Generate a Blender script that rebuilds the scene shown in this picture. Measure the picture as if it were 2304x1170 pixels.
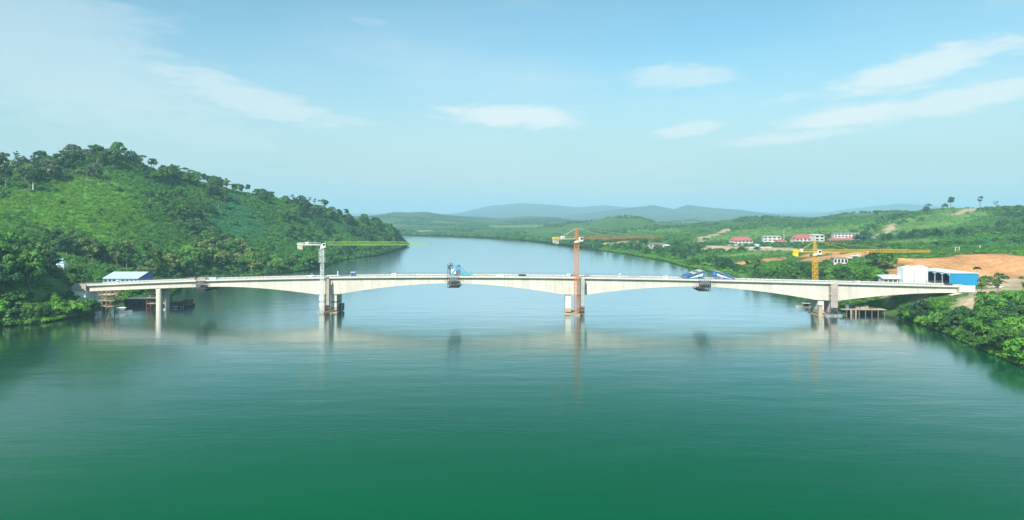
import bpy, math, random
import numpy as np
from mathutils import Matrix, Vector

for o in list(bpy.data.objects):
    bpy.data.objects.remove(o, do_unlink=True)
SC = bpy.context.scene
COL = SC.collection
R = math.radians
F, CX, HY, CAMH = 1536.0, 1152.0, 490.0, 45.5      # focal length in photo pixels, principal column, horizon row, drone height

# ------------------------------------------------------------------ camera
cam = bpy.data.cameras.new('drone_camera')
cam.sensor_width = 36.0
cam.lens = 24.0
cam.shift_y = -95.0 / 2304.0
cam.clip_start = 0.5
cam.clip_end = 60000
camo = bpy.data.objects.new('drone_camera', cam)
camo.location = (0, 0, CAMH)
camo.rotation_euler = (R(90), 0, 0)
COL.objects.link(camo)
SC.camera = camo

# ------------------------------------------------------------------ exposure and render settings
SC.view_settings.view_transform = 'Standard'
SC.view_settings.look = 'None'
SC.view_settings.gamma = 1.0
SC.view_settings.exposure = 0.65
SC.render.engine = 'CYCLES'
SC.cycles.use_denoising = True
try:
    SC.cycles.denoiser = 'OPENIMAGEDENOISE'
    SC.cycles.denoising_prefilter = 'ACCURATE'
except Exception:
    pass
SC.cycles.max_bounces = 6
SC.cycles.diffuse_bounces = 3
SC.cycles.glossy_bounces = 3
SC.cycles.transmission_bounces = 3
SC.cycles.volume_bounces = 1
SC.cycles.caustics_reflective = False
SC.cycles.caustics_refractive = False
SC.cycles.sample_clamp_indirect = 6.0

# ------------------------------------------------------------------ sun (behind the camera, to the left) and sky
SUN_EL, SUN_AZ = R(41), R(204)          # azimuth clockwise from +Y (the view direction)
sl = bpy.data.lights.new('sun', 'SUN')
sl.energy = 4.3
sl.angle = R(0.53)
sl.color = (1.0, 0.955, 0.88)
so = bpy.data.objects.new('sun', sl)
sd = Vector((math.cos(SUN_EL) * math.sin(SUN_AZ), math.cos(SUN_EL) * math.cos(SUN_AZ), math.sin(SUN_EL)))
so.rotation_euler = sd.to_track_quat('Z', 'Y').to_euler()
so.location = (0, -200, 900)
COL.objects.link(so)

HAZE = 0.000155                            # density of the air, per metre

world = bpy.data.worlds.new('World')
SC.world = world
world.use_nodes = True
WN = world.node_tree
WN.nodes.clear()


def wn(kind, **kw):
    n = WN.nodes.new(kind)
    for k, v in kw.items():
        setattr(n, k, v)
    return n


def wm(op, a, b=None, c=None, clamp=False):
    n = wn('ShaderNodeMath', operation=op, use_clamp=clamp)
    for i, v in enumerate((a, b, c)):
        if v is None:
            continue
        if isinstance(v, (int, float)):
            n.inputs[i].default_value = v
        else:
            WN.links.new(v, n.inputs[i])
    return n.outputs[0]


def wss(v, lo, hi):
    n = wn('ShaderNodeMapRange', interpolation_type='SMOOTHSTEP')
    WN.links.new(v, n.inputs[0])
    n.inputs[1].default_value, n.inputs[2].default_value = lo, hi
    return n.outputs[0]


sky = wn('ShaderNodeTexSky', sky_type='NISHITA')
sky.sun_disc = False
sky.sun_elevation = SUN_EL
sky.sun_rotation = SUN_AZ
sky.altitude = 0
sky.air_density = 1.0
sky.dust_density = 1.2
sky.ozone_density = 1.6
tc = wn('ShaderNodeTexCoord')
sep = wn('ShaderNodeSeparateXYZ')
WN.links.new(tc.outputs['Generated'], sep.inputs[0])
az = wm('ARCTAN2', sep.outputs[0], sep.outputs[1])
el = wm('ARCSINE', sep.outputs[2])
comb = wn('ShaderNodeCombineXYZ')
WN.links.new(az, comb.inputs[0])
WN.links.new(el, comb.inputs[1])


def wnoise(scale, detail, sx, sy, rot=0.0, rough=0.55, off=(0, 0, 0)):
    mp = wn('ShaderNodeMapping')
    mp.inputs['Rotation'].default_value = (0, 0, rot)
    mp.inputs['Scale'].default_value = (sx, sy, 1)
    mp.inputs['Location'].default_value = off
    WN.links.new(comb.outputs[0], mp.inputs[0])
    nz = wn('ShaderNodeTexNoise')
    nz.inputs['Scale'].default_value = scale
    nz.inputs['Detail'].default_value = detail
    nz.inputs['Roughness'].default_value = rough
    WN.links.new(mp.outputs[0], nz.inputs['Vector'])
    return nz.outputs['Fac']


n_edge = wnoise(9.0, 5.0, 1.0, 3.2)
n_fine = wnoise(26.0, 5.0, 1.0, 4.0, rot=R(-8))
n_wisp = wnoise(3.0, 6.0, 0.55, 2.4, rot=R(10), off=(1.7, 0.4, 0))
n_big = wnoise(1.3, 4.0, 0.7, 1.6, off=(0.3, 2.1, 0))


def pix_dir(px, py):
    u, v = (px - CX) / F, (HY - py) / F
    return math.atan2(u, 1.0), math.atan2(v, math.hypot(u, 1.0))


def cloud(px, py, hw, hh, tilt, dens, rag=1.0):
    """one soft lens-shaped cloud of the sky, at a bearing and height; half width and height in photo pixels"""
    a0, e0 = pix_dir(px, py)
    du, dv = wm('SUBTRACT', az, a0), wm('SUBTRACT', el, e0)
    c, s = math.cos(R(tilt)), math.sin(R(tilt))
    xr = wm('DIVIDE', wm('ADD', wm('MULTIPLY', du, c), wm('MULTIPLY', dv, s)), hw / F)
    yr = wm('DIVIDE', wm('SUBTRACT', wm('MULTIPLY', dv, c), wm('MULTIPLY', du, s)), hh / F)
    d = wm('SQRT', wm('ADD', wm('MULTIPLY', xr, xr), wm('MULTIPLY', yr, yr)))
    d = wm('ADD', d, wm('MULTIPLY', wm('SUBTRACT', n_edge, 0.5), 1.5 * rag))
    d = wm('ADD', d, wm('MULTIPLY', wm('SUBTRACT', n_fine, 0.5), 1.35 * rag))
    return wm('MULTIPLY', wss(d, 1.08, 0.38), dens)


CLOUDS = [(1155, 262, 190, 34, -1, 0.85, 0.7), (1130, 250, 110, 20, 2, 0.7, 0.5), (1530, 172, 135, 34, 0, 0.5, 0.8),
          (1545, 291, 95, 18, 6, 0.62, 0.8), (2080, 150, 215, 38, 10, 0.78, 0.7), (1905, 262, 170, 28, 6, 0.85, 0.7),
          (2170, 222, 250, 30, 9, 0.72, 0.7), (1790, 306, 170, 18, 5, 0.62, 0.8), (1770, 222, 90, 12, 8, 0.3, 1.0),
          (560, 222, 230, 42, -14, 0.55, 0.8), (760, 268, 130, 14, -4, 0.35, 1.0), (840, 50, 70, 14, 0, 0.22, 1.0),
          (60, 110, 480, 140, -16, 0.38, 0.6), (0, 40, 360, 130, -4, 0.36, 0.5), (300, 260, 420, 60, -10, 0.25, 0.8)]
tot = None
for cl in CLOUDS:
    m = cloud(*cl)
    tot = m if tot is None else wm('MAXIMUM', tot, m)
wisp = wm('MULTIPLY', wss(n_wisp, 0.46, 0.80), 0.42)
wisp = wm('MULTIPLY', wisp, wss(n_big, 0.30, 0.62))
veil = wm('MULTIPLY', wss(n_big, 0.38, 0.75), 0.22)
low = wm('MULTIPLY', wss(el, 0.27, 0.03), 0.86)               # moist air, paler towards the horizon all round
mask = wm('MAXIMUM', tot, wm('ADD', wisp, veil), clamp=True)


def wmix(fac, a_, b_):
    n = wn('ShaderNodeMixRGB', blend_type='MIX')
    WN.links.new(fac, n.inputs[0])
    WN.links.new(a_, n.inputs[1])
    n.inputs[2].default_value = b_
    return n.outputs[0]


sc1 = wn('ShaderNodeMixRGB', blend_type='MULTIPLY')
sc1.inputs[0].default_value = 1.0
WN.links.new(sky.outputs[0], sc1.inputs[1])
sc1.inputs[2].default_value = (0.64, 0.93, 0.86, 1)
air = wmix(low, sc1.outputs[0], (2.95, 3.68, 3.82, 1))
fin = wmix(mask, air, (4.7, 5.1, 5.1, 1))
bg = wn('ShaderNodeBackground')
bg.inputs[1].default_value = 0.12
WN.links.new(fin, bg.inputs[0])
wo = wn('ShaderNodeOutputWorld')
WN.links.new(bg.outputs[0], wo.inputs[0])
world.cycles.sampling_method = 'MANUAL'
world.cycles.sample_map_resolution = 512

# ------------------------------------------------------------------ helpers
def lin(r, g, b):
    f = lambda c: (c / 255 / 12.92) if c / 255 <= 0.04045 else ((c / 255 + 0.055) / 1.055) ** 2.4
    return (f(r), f(g), f(b))


def at(px, py, D):
    """a photo pixel at distance D (metres) as a point of the place"""
    return Vector(((px - CX) / F * D, D, CAMH - (py - HY) / F * D))


MATS = {}


def mat(name, rgb, rough=0.7, metal=0.0, ns=0.0, na=0.0, ov=0.0, bump=0.0, stain=None, ns2=None):
    """procedural material: base colour with noise variation (na), per-object variation (ov), vertical stains"""
    m = bpy.data.materials.new(name)
    m.use_nodes = True
    nt = m.node_tree
    b = nt.nodes['Principled BSDF']
    b.inputs['Roughness'].default_value = rough
    b.inputs['Metallic'].default_value = metal
    col = nt.nodes.new('ShaderNodeRGB')
    col.outputs[0].default_value = (*rgb, 1)
    out = col.outputs[0]

    def mul(out, fac):
        mx = nt.nodes.new('ShaderNodeVectorMath')
        mx.operation = 'SCALE'
        nt.links.new(out, mx.inputs[0])
        nt.links.new(fac, mx.inputs['Scale'])
        return mx.outputs[0]

    geo = nt.nodes.new('ShaderNodeNewGeometry')
    if ns:
        nz = nt.nodes.new('ShaderNodeTexNoise')
        nz.inputs['Scale'].default_value = ns
        nz.inputs['Detail'].default_value = 5
        if ns2:
            mp = nt.nodes.new('ShaderNodeMapping')
            mp.inputs['Scale'].default_value = ns2
            nt.links.new(geo.outputs['Position'], mp.inputs[0])
            nt.links.new(mp.outputs[0], nz.inputs['Vector'])
        else:
            nt.links.new(geo.outputs['Position'], nz.inputs['Vector'])
        mr = nt.nodes.new('ShaderNodeMapRange')
        mr.inputs[1].default_value, mr.inputs[2].default_value = 0.25, 0.75
        mr.inputs[3].default_value, mr.inputs[4].default_value = 1 - na, 1 + na
        nt.links.new(nz.outputs['Fac'], mr.inputs[0])
        out = mul(out, mr.outputs[0])
        if bump:
            bp = nt.nodes.new('ShaderNodeBump')
            bp.inputs['Distance'].default_value = bump
            nt.links.new(nz.outputs['Fac'], bp.inputs['Height'])
            nt.links.new(bp.outputs[0], b.inputs['Normal'])
    if ov:
        oi = nt.nodes.new('ShaderNodeObjectInfo')
        mr = nt.nodes.new('ShaderNodeMapRange')
        mr.inputs[3].default_value, mr.inputs[4].default_value = 1 - ov, 1 + ov
        nt.links.new(oi.outputs['Random'], mr.inputs[0])
        out = mul(out, mr.outputs[0])
    if stain:
        nz = nt.nodes.new('ShaderNodeTexNoise')
        nz.inputs['Scale'].default_value = 1.0
        nz.inputs['Detail'].default_value = 4
        mp = nt.nodes.new('ShaderNodeMapping')
        mp.inputs['Scale'].default_value = (0.9, 0.9, 0.10)
        nt.links.new(geo.outputs['Position'], mp.inputs[0])
        nt.links.new(mp.outputs[0], nz.inputs['Vector'])
        mr = nt.nodes.new('ShaderNodeMapRange')
        mr.inputs[1].default_value, mr.inputs[2].default_value = 0.52, 0.78
        mr.inputs[4].default_value = stain[1]
        nt.links.new(nz.outputs['Fac'], mr.inputs[0])
        mx = nt.nodes.new('ShaderNodeMixRGB')
        nt.links.new(mr.outputs[0], mx.inputs[0])
        nt.links.new(out, mx.inputs[1])
        mx.inputs[2].default_value = (*stain[0], 1)
        out = mx.outputs[0]
    nt.links.new(out, b.inputs['Base Color'])
    MATS[name] = m
    return m


def leafmat(name, a, c, trans=0.25, big=0.03, ov=0.22):
    """foliage: two greens mixed by noise and per plant, part of the light passes through the leaf"""
    m = bpy.data.materials.new(name)
    m.use_nodes = True
    nt = m.node_tree
    nt.nodes.clear()
    N = nt.nodes.new
    geo = N('ShaderNodeNewGeometry')
    nz = N('ShaderNodeTexNoise')
    nz.inputs['Scale'].default_value = big
    nz.inputs['Detail'].default_value = 3
    nt.links.new(geo.outputs['Position'], nz.inputs['Vector'])
    nz2 = N('ShaderNodeTexNoise')
    nz2.inputs['Scale'].default_value = 0.55
    nz2.inputs['Detail'].default_value = 2
    nt.links.new(geo.outputs['Position'], nz2.inputs['Vector'])
    oi = N('ShaderNodeObjectInfo')
    ad = N('ShaderNodeMath'); ad.operation = 'ADD'
    nt.links.new(nz.outputs['Fac'], ad.inputs[0]); nt.links.new(nz2.outputs['Fac'], ad.inputs[1])
    ad2 = N('ShaderNodeMath'); ad2.operation = 'MULTIPLY_ADD'
    nt.links.new(oi.outputs['Random'], ad2.inputs[0]); ad2.inputs[1].default_value = 0.55
    nt.links.new(ad.outputs[0], ad2.inputs[2])
    mr = N('ShaderNodeMapRange')
    mr.inputs[1].default_value, mr.inputs[2].default_value = 0.85, 1.65
    nt.links.new(ad2.outputs[0], mr.inputs[0])
    mx = N('ShaderNodeMixRGB')
    nt.links.new(mr.outputs[0], mx.inputs[0])
    mx.inputs[1].default_value = (*a, 1)
    mx.inputs[2].default_value = (*c, 1)
    wn_ = N('ShaderNodeTexWhiteNoise'); wn_.noise_dimensions = '1D'
    nt.links.new(oi.outputs['Random'], wn_.inputs['W'])
    mr2 = N('ShaderNodeMapRange')
    mr2.inputs[3].default_value, mr2.inputs[4].default_value = 1 - ov, 1 + ov
    nt.links.new(wn_.outputs['Value'], mr2.inputs[0])
    sc = N('ShaderNodeVectorMath'); sc.operation = 'SCALE'
    nt.links.new(mx.outputs[0], sc.inputs[0]); nt.links.new(mr2.outputs[0], sc.inputs['Scale'])
    d = N('ShaderNodeBsdfPrincipled')
    d.inputs['Roughness'].default_value = 0.55
    d.inputs['Specular IOR Level'].default_value = 0.3
    t = N('ShaderNodeBsdfTranslucent')
    nt.links.new(sc.outputs[0], d.inputs['Base Color'])
    nt.links.new(sc.outputs[0], t.inputs['Color'])
    ms = N('ShaderNodeMixShader')
    ms.inputs[0].default_value = trans
    nt.links.new(d.outputs[0], ms.inputs[1]); nt.links.new(t.outputs[0], ms.inputs[2])
    o = N('ShaderNodeOutputMaterial')
    nt.links.new(ms.outputs[0], o.inputs[0])
    MATS[name] = m
    return m


mat('concrete', (0.62, 0.565, 0.49), 0.85, ns=0.35, na=0.06, ov=0.085, stain=((0.36, 0.31, 0.26), 0.42))
mat('concrete_grey', (0.33, 0.31, 0.29), 0.9, ns=0.6, na=0.14, ov=0.05, stain=((0.2, 0.18, 0.16), 0.4))
mat('concrete_pale', (0.62, 0.60, 0.55), 0.85, ns=0.5, na=0.07, ov=0.05, stain=((0.38, 0.34, 0.28), 0.45))
mat('concrete_wet', (0.42, 0.34, 0.24), 0.8, ns=0.9, na=0.2, ov=0.05)
mat('tower_beige', (0.40, 0.34, 0.30), 0.9, ns=0.6, na=0.12, ov=0.06, stain=((0.25, 0.2, 0.17), 0.4))
mat('deck_top', (0.42, 0.39, 0.36), 0.9, ns=0.45, na=0.2)
mat('rust', (0.24, 0.10, 0.05), 0.85, ns=1.2, na=0.35)
mat('dark_steel', (0.035, 0.038, 0.042), 0.6, ns=1.0, na=0.3)
mat('mid_steel', (0.13, 0.13, 0.13), 0.6, ns=1.0, na=0.25)
mat('pale_steel', (0.46, 0.48, 0.48), 0.5, ns=1.0, na=0.12)
mat('galvanised', (0.42, 0.43, 0.44), 0.5, metal=0.3, ns=1.5, na=0.15)
mat('white_paint', (0.78, 0.78, 0.77), 0.5, ns=0.4, na=0.05)
mat('white_wall', (0.60, 0.57, 0.53), 0.8, ns=0.3, na=0.07, stain=((0.5, 0.46, 0.4), 0.3))
mat('silo_white', (0.80, 0.80, 0.80), 0.5, ns=0.3, na=0.03, stain=((0.6, 0.58, 0.55), 0.25))
mat('crane_white', (0.66, 0.70, 0.68), 0.5, ns=1.0, na=0.1)
mat('crane_lime', (0.32, 0.53, 0.09), 0.5, ns=1.0, na=0.12)
mat('crane_orange', (0.62, 0.24, 0.07), 0.6, ns=0.8, na=0.25, ov=0.10)
mat('crane_rust', (0.42, 0.19, 0.09), 0.7, ns=0.8, na=0.3, ov=0.10)
mat('crane_yellow', (0.70, 0.38, 0.03), 0.5, ns=0.8, na=0.12, ov=0.04)
mat('bright_yellow', (0.80, 0.56, 0.03), 0.5, ns=0.8, na=0.1)
mat('counter_concrete', (0.52, 0.47, 0.38), 0.9, ns=1.0, na=0.15)
mat('blue_paint', (0.03, 0.12, 0.36), 0.5, ns=0.8, na=0.15)
mat('pale_blue_paint', (0.09, 0.30, 0.52), 0.5, ns=0.8, na=0.15)
mat('teal_paint', (0.10, 0.42, 0.46), 0.5, ns=0.8, na=0.15)
mat('shed_blue', (0.015, 0.25, 0.48), 0.5, ns=0.25, na=0.05, ov=0.02)
mat('shed_roof', (0.60, 0.70, 0.76), 0.45, ns=0.25, na=0.06, ov=0.03)
mat('pale_blue_roof', (0.46, 0.68, 0.86), 0.45, ns=0.25, na=0.06, ov=0.03)
mat('blue_gable_shade', (0.02, 0.11, 0.40), 0.5, ns=0.3, na=0.1)  # darker than the pale blue wall: the gable's shade is in the colour
mat('pale_blue_wall', (0.30, 0.50, 0.68), 0.6, ns=0.4, na=0.08)
mat('red_roof', (0.40, 0.105, 0.10), 0.7, ns=0.15, na=0.18, ov=0.06)
mat('brown_roof', (0.20, 0.15, 0.12), 0.8, ns=0.3, na=0.2)
mat('glass_dark', (0.02, 0.028, 0.035), 0.15, ns=0.4, na=0.2)
mat('wood', (0.22, 0.16, 0.10), 0.85, ns=1.4, na=0.3, ov=0.15)
mat('pale_wood', (0.50, 0.40, 0.28), 0.85, ns=1.4, na=0.25, ov=0.12)
mat('barge_dark', (0.016, 0.017, 0.022), 0.55, ns=0.6, na=0.35)
mat('hull_grey', (0.32, 0.33, 0.33), 0.6, ns=0.8, na=0.2)
mat('tarp_grey', (0.36, 0.38, 0.36), 0.8, ns=0.6, na=0.12)
mat('tarp_white', (0.66, 0.70, 0.76), 0.8, ns=0.6, na=0.06)
mat('tarp_tan', (0.44, 0.42, 0.33), 0.8, ns=0.6, na=0.15)
mat('rubber', (0.02, 0.02, 0.02), 0.9, ns=2, na=0.2)
mat('bark', (0.20, 0.17, 0.13), 0.9, ns=0.8, na=0.3, ov=0.2)
mat('bark_pale', (0.55, 0.52, 0.46), 0.9, ns=0.8, na=0.15)
mat('orange_paint', (0.65, 0.16, 0.04), 0.5, ns=1, na=0.1)
mat('rock', (0.34, 0.29, 0.23), 0.95, ns=0.5, na=0.3, ov=0.2)
leafmat('leaf_mid', (0.039, 0.129, 0.027), (0.113, 0.264, 0.039))
leafmat('leaf_bright', (0.068, 0.225, 0.027), (0.170, 0.390, 0.036))
leafmat('leaf_dark', (0.023, 0.082, 0.036), (0.053, 0.150, 0.044))
leafmat('leaf_yellow', (0.100, 0.190, 0.035), (0.255, 0.315, 0.085), ov=0.2)
leafmat('leaf_grey', (0.068, 0.115, 0.061), (0.162, 0.216, 0.121))
leafmat('leaf_scrub', (0.062, 0.215, 0.042), (0.140, 0.360, 0.045), big=0.022, ov=0.16)
leafmat('leaf_lime', (0.115, 0.270, 0.025), (0.235, 0.385, 0.035), big=0.02)
leafmat('leaf_teal', (0.041, 0.196, 0.084), (0.068, 0.257, 0.095), big=0.02, ov=0.12)


class MB:
    """collects boxes, bars and tubes; build() links them as ONE mesh object"""
    def __init__(self):
        self.v, self.f = [], []

    def add(self, vs, fs):
        n = len(self.v)
        self.v += [tuple(p) for p in vs]
        self.f += [tuple(i + n for i in f) for f in fs]
        return self

    def box(self, x0, x1, y0, y1, z0, z1):
        return self.add([(x0, y0, z0), (x1, y0, z0), (x1, y1, z0), (x0, y1, z0), (x0, y0, z1), (x1, y0, z1), (x1, y1, z1), (x0, y1, z1)],
                        [(0, 3, 2, 1), (4, 5, 6, 7), (0, 1, 5, 4), (1, 2, 6, 5), (2, 3, 7, 6), (3, 0, 4, 7)])

    def bar(self, a, b, w, h=None):
        a, b = Vector(a), Vector(b)
        h = h or w
        d = (b - a).normalized()
        up = Vector((0, 0, 1)) if abs(d.z) < 0.95 else Vector((0, 1, 0))
        s = d.cross(up).normalized() * (w / 2)
        u = s.cross(d).normalized() * (h / 2)
        vs = [p + q for p in (a, b) for q in (-s - u, s - u, s + u, -s + u)]
        return self.add(vs, [(0, 1, 2, 3), (7, 6, 5, 4), (0, 4, 5, 1), (1, 5, 6, 2), (2, 6, 7, 3), (3, 7, 4, 0)])

    def tube(self, a, b, r0, r1=None, n=10, cap=True):
        a, b = Vector(a), Vector(b)
        r1 = r0 if r1 is None else r1
        d = (b - a).normalized()
        up = Vector((0, 0, 1)) if abs(d.z) < 0.95 else Vector((1, 0, 0))
        s = d.cross(up).normalized()
        u = s.cross(d).normalized()
        vs = []
        for p, r in ((a, r0), (b, r1)):
            for k in range(n):
                t = 2 * math.pi * k / n
                vs.append(p + s * (r * math.cos(t)) + u * (r * math.sin(t)))
        fs = [(k, n + k, n + (k + 1) % n, (k + 1) % n) for k in range(n)]
        if cap:
            fs += [tuple(range(n)), tuple(range(2 * n - 1, n - 1, -1))]
        return self.add(vs, fs)

    def path(self, pts, r, n=6):
        for p, q in zip(pts[:-1], pts[1:]):
            self.tube(p, q, r, n=n)
        return self

    def prism(self, poly, a, b, axis='y'):
        """polygon given in the two other axes, pushed from a to b along axis"""
        n = len(poly)
        put = {'x': lambda p, t: (t, p[0], p[1]), 'y': lambda p, t: (p[0], t, p[1]), 'z': lambda p, t: (p[0], p[1], t)}[axis]
        vs = [put(p, a) for p in poly] + [put(p, b) for p in poly]
        fs = [tuple(range(n)), tuple(range(2 * n - 1, n - 1, -1))] + [(k, n + k, n + (k + 1) % n, (k + 1) % n) for k in range(n)]
        return self.add(vs, fs)

    def loft(self, rings, close=True):
        n = len(rings[0])
        vs = [p for r in rings for p in r]
        fs = []
        for i in range(len(rings) - 1):
            for k in range(n):
                fs.append((i * n + k, (i + 1) * n + k, (i + 1) * n + (k + 1) % n, i * n + (k + 1) % n))
        if close:
            fs += [tuple(range(n)), tuple(range(len(rings) * n - 1, (len(rings) - 1) * n - 1, -1))]
        return self.add(vs, fs)

    def mesh(self, name, material):
        me = bpy.data.meshes.new(name)
        me.from_pydata(self.v, [], self.f)
        me.materials.append(MATS[material] if isinstance(material, str) else material)
        import bmesh
        bm = bmesh.new()
        bm.from_mesh(me)
        bmesh.ops.recalc_face_normals(bm, faces=bm.faces)
        bm.to_mesh(me)
        bm.free()
        me.update()
        return me

    def build(self, name, material, parent=None, smooth=False):
        me = self.mesh(name, material)
        if smooth:
            me.polygons.foreach_set('use_smooth', [True] * len(me.polygons))
            try:
                me.set_sharp_from_angle(angle=R(40))
            except Exception:
                pass
        return link(name, me, parent)


def link(name, me, parent=None, loc=None, rotz=None, scale=None):
    o = bpy.data.objects.new(name, me)
    COL.objects.link(o)
    if parent is not None:
        o.parent = parent
    if loc is not None:
        o.location = loc
    if rotz is not None:
        o.rotation_euler = (0, 0, rotz)
    if scale is not None:
        o.scale = scale if hasattr(scale, '__len__') else (scale,) * 3
    return o


def tag(o, label, cat, group=None):
    o['label'] = label
    o['category'] = cat
    if group:
        o['group'] = group
    return o


def thing(name, label, cat, loc=(0, 0, 0), rotz=0.0, group=None):
    return tag(link(name, None, None, loc, rotz), label, cat, group)


def structure(o):
    o['kind'] = 'structure'
    return o


def stuff(o, label=None, cat=None):
    o['kind'] = 'stuff'
    if label:
        o['label'] = label
        o['category'] = cat
    return o


def copy_thing(root, loc, rotz=0.0, label=None, group=None, scale=None):
    """a copy of a thing with copies of its parts and sub-parts"""
    r = root.copy()
    COL.objects.link(r)
    r.location, r.rotation_euler = loc, (0, 0, rotz)
    if scale is not None:
        r.scale = (scale,) * 3
    if label:
        r['label'] = label
    if group:
        r['group'] = group
    for ch in root.children:
        c = ch.copy()
        COL.objects.link(c)
        c.parent = r
        for g in ch.children:
            d = g.copy()
            COL.objects.link(d)
            d.parent = c
    return r

# ------------------------------------------------------------------ terrain: river, banks, hills
def shore(px, py):
    D = F * CAMH / (py - HY)
    return ((px - CX) / F * D, D)


LEFT_BANK = [(-420, -420), (-330, -200), (-292, 0), (-262, 150), (-236, 240), shore(0, 735), shore(80, 729), shore(150, 718), shore(205, 706),
             (-204, 338), (-212, 356), (-213, 370), (-205, 375), (-196, 377), (-197, 392), (-206, 415), (-216, 445), (-214, 480), (-203, 528), (-182, 575), shore(724, 602), (-181, 690), shore(780, 583), (-172, 790),
             shore(850, 575), shore(895, 563), shore(918, 553), (-186, 1160), (-240, 1210), (-340, 1320), (-520, 1480), (-900, 1640), (-1500, 1700)]
RIGHT_BANK = [(-1500, 1960), (-900, 1935), (-560, 1890), shore(880, 528), shore(950, 531), shore(1000, 532), shore(1100, 536), shore(1200, 543), shore(1280, 553), shore(1350, 563),
              shore(1430, 575), shore(1500, 588), shore(1545, 601), shore(1640, 618), shore(1700, 638), shore(1780, 655), shore(1840, 680),
              shore(1900, 697), shore(1990, 706), shore(2050, 722), shore(2120, 748), shore(2200, 783), shore(2304, 828), (152, 150), (165, 0), (185, -200), (210, -420)]
RIVER = np.array(LEFT_BANK + RIGHT_BANK)


def vnoise(x, y, seed=0):
    xi, yi = np.floor(x).astype(np.int64), np.floor(y).astype(np.int64)
    fx, fy = x - xi, y - yi
    fx, fy = fx * fx * (3 - 2 * fx), fy * fy * (3 - 2 * fy)

    def h(a, b):
        n = (a * 374761393 + b * 668265263 + seed * 974634777) & 0x7fffffff
        n = ((n ^ (n >> 13)) * 1274126177) & 0x7fffffff
        return ((n ^ (n >> 16)) & 0xffff) / 65535.0
    return (h(xi, yi) * (1 - fx) + h(xi + 1, yi) * fx) * (1 - fy) + (h(xi, yi + 1) * (1 - fx) + h(xi + 1, yi + 1) * fx) * fy


def fbm(x, y, s, oct=4, seed=0):
    t, a, tot = 0.0, 1.0, 0.0
    for k in range(oct):
        t = t + a * (vnoise(x / s + 31.7 * k, y / s + 17.3 * k, seed + k) - 0.5)
        tot += a
        a *= 0.5
        s *= 0.5
    return t / tot * 2


def seg_dist(P, poly, closed=True):
    """distance of points P (n,2) to a polyline and the fraction along it of the nearest place"""
    best = np.full(len(P), 1e18)
    idx = np.zeros(len(P))
    n = len(poly)
    for i in range(n if closed else n - 1):
        a, b = poly[i], poly[(i + 1) % n]
        d = b - a
        t = np.clip(((P - a) @ d) / max(d @ d, 1e-9), 0, 1)
        q = P - (a + t[:, None] * d)
        r = (q * q).sum(1)
        m = r < best
        best[m] = r[m]
        idx[m] = i + t[m]
    return np.sqrt(best), idx


def inside(P, poly):
    x, y = P[:, 0], P[:, 1]
    c = np.zeros(len(P), bool)
    n = len(poly)
    for i in range(n):
        x0, y0 = poly[i]
        x1, y1 = poly[(i + 1) % n]
        if y0 == y1:
            continue
        m = ((y0 > y) != (y1 > y)) & (x < (x1 - x0) * (y - y0) / (y1 - y0) + x0)
        c ^= m
    return c


# ground levels read off the photograph: (pixel column, pixel row, distance)
GROUND = [  # left hill: ridge
    (-700, 440, 520), (-300, 420, 520), (0, 388, 570), (110, 370, 610), (220, 340, 640), (330, 370, 690), (450, 405, 740), (560, 432, 790), (650, 452, 840), (740, 470, 900),
    (800, 488, 950), (850, 500, 1010), (882, 518, 1060), (903, 540, 1110),
    # left hill: slopes towards the river
    (165, 352, 630), (270, 350, 660), (-400, 450, 430), (-250, 500, 380), (-200, 560, 300), (150, 420, 560), (300, 440, 590), (100, 480, 470), (250, 500, 500), (0, 500, 430), (200, 560, 440), (330, 565, 470), (420, 560, 520), (480, 540, 590), (400, 470, 640),
    (550, 490, 700), (600, 545, 650), (520, 560, 600), (700, 520, 780), (700, 555, 720), (760, 530, 840), (820, 545, 920), (640, 500, 760),
    # left bench by the abutment
    (230, 642, 396), (310, 642, 396), (270, 632, 420), (130, 618, 385), (185, 642, 348), (215, 655, 362), (160, 640, 350), (196, 688, 324), (178, 680, 324), (150, 672, 322), (120, 655, 325), (60, 610, 330), (0, 605, 305), (100, 672, 312), (40, 660, 300), (380, 618, 430), (500, 602, 540), (600, 598, 590), (-150, 600, 290), (-300, 520, 220),
    # right bank by the abutment
    (2200, 658, 320), (2200, 656, 345), (2100, 646, 352), (2000, 646, 352), (2300, 650, 330), (2300, 700, 262), (2170, 672, 296), (2060, 660, 330), (2080, 700, 304), (2010, 655, 345), (2280, 640, 360), (1930, 650, 360), (1960, 664, 348),
    (2100, 628, 378), (2250, 628, 372), (2040, 628, 385), (2350, 626, 380), (2600, 640, 350), (2700, 700, 250),
    # orange cut and what lies above it
    (2020, 580, 440), (2130, 584, 430), (2210, 578, 428), (2300, 586, 425), (2500, 580, 430), (2010, 560, 520), (2150, 556, 510), (2300, 560, 500), (1960, 590, 500), (1880, 596, 500), (1800, 603, 480), (1720, 612, 470), (1700, 600, 520),
    (1830, 574, 610), (1900, 572, 600), (1750, 596, 560), (1660, 590, 620), (1600, 584, 680), (1590, 560, 800), (1700, 566, 750), (1800, 570, 660), (1620, 550, 900), (1750, 548, 900), (1850, 549, 870), (1950, 545, 860), (1480, 548, 880),
    (1560, 545, 1000), (1400, 542, 1050), (1350, 545, 1150), (1250, 530, 1500), (2050, 540, 700), (2150, 530, 760), (2250, 525, 760), (2304, 520, 760), (1900, 525, 1000), (1700, 525, 1150), (1600, 520, 1300), (1800, 505, 1400),
    (1980, 508, 1000), (2060, 486, 1080), (2130, 474, 1130), (2220, 474, 1150), (2304, 470, 1100), (2500, 460, 1100), (2000, 500, 1150), (1500, 515, 1500), (1420, 520, 1500),
]
gp = [at(*g) for g in GROUND]
CP = [(p.x, p.y, p.z) for p in gp]
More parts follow.
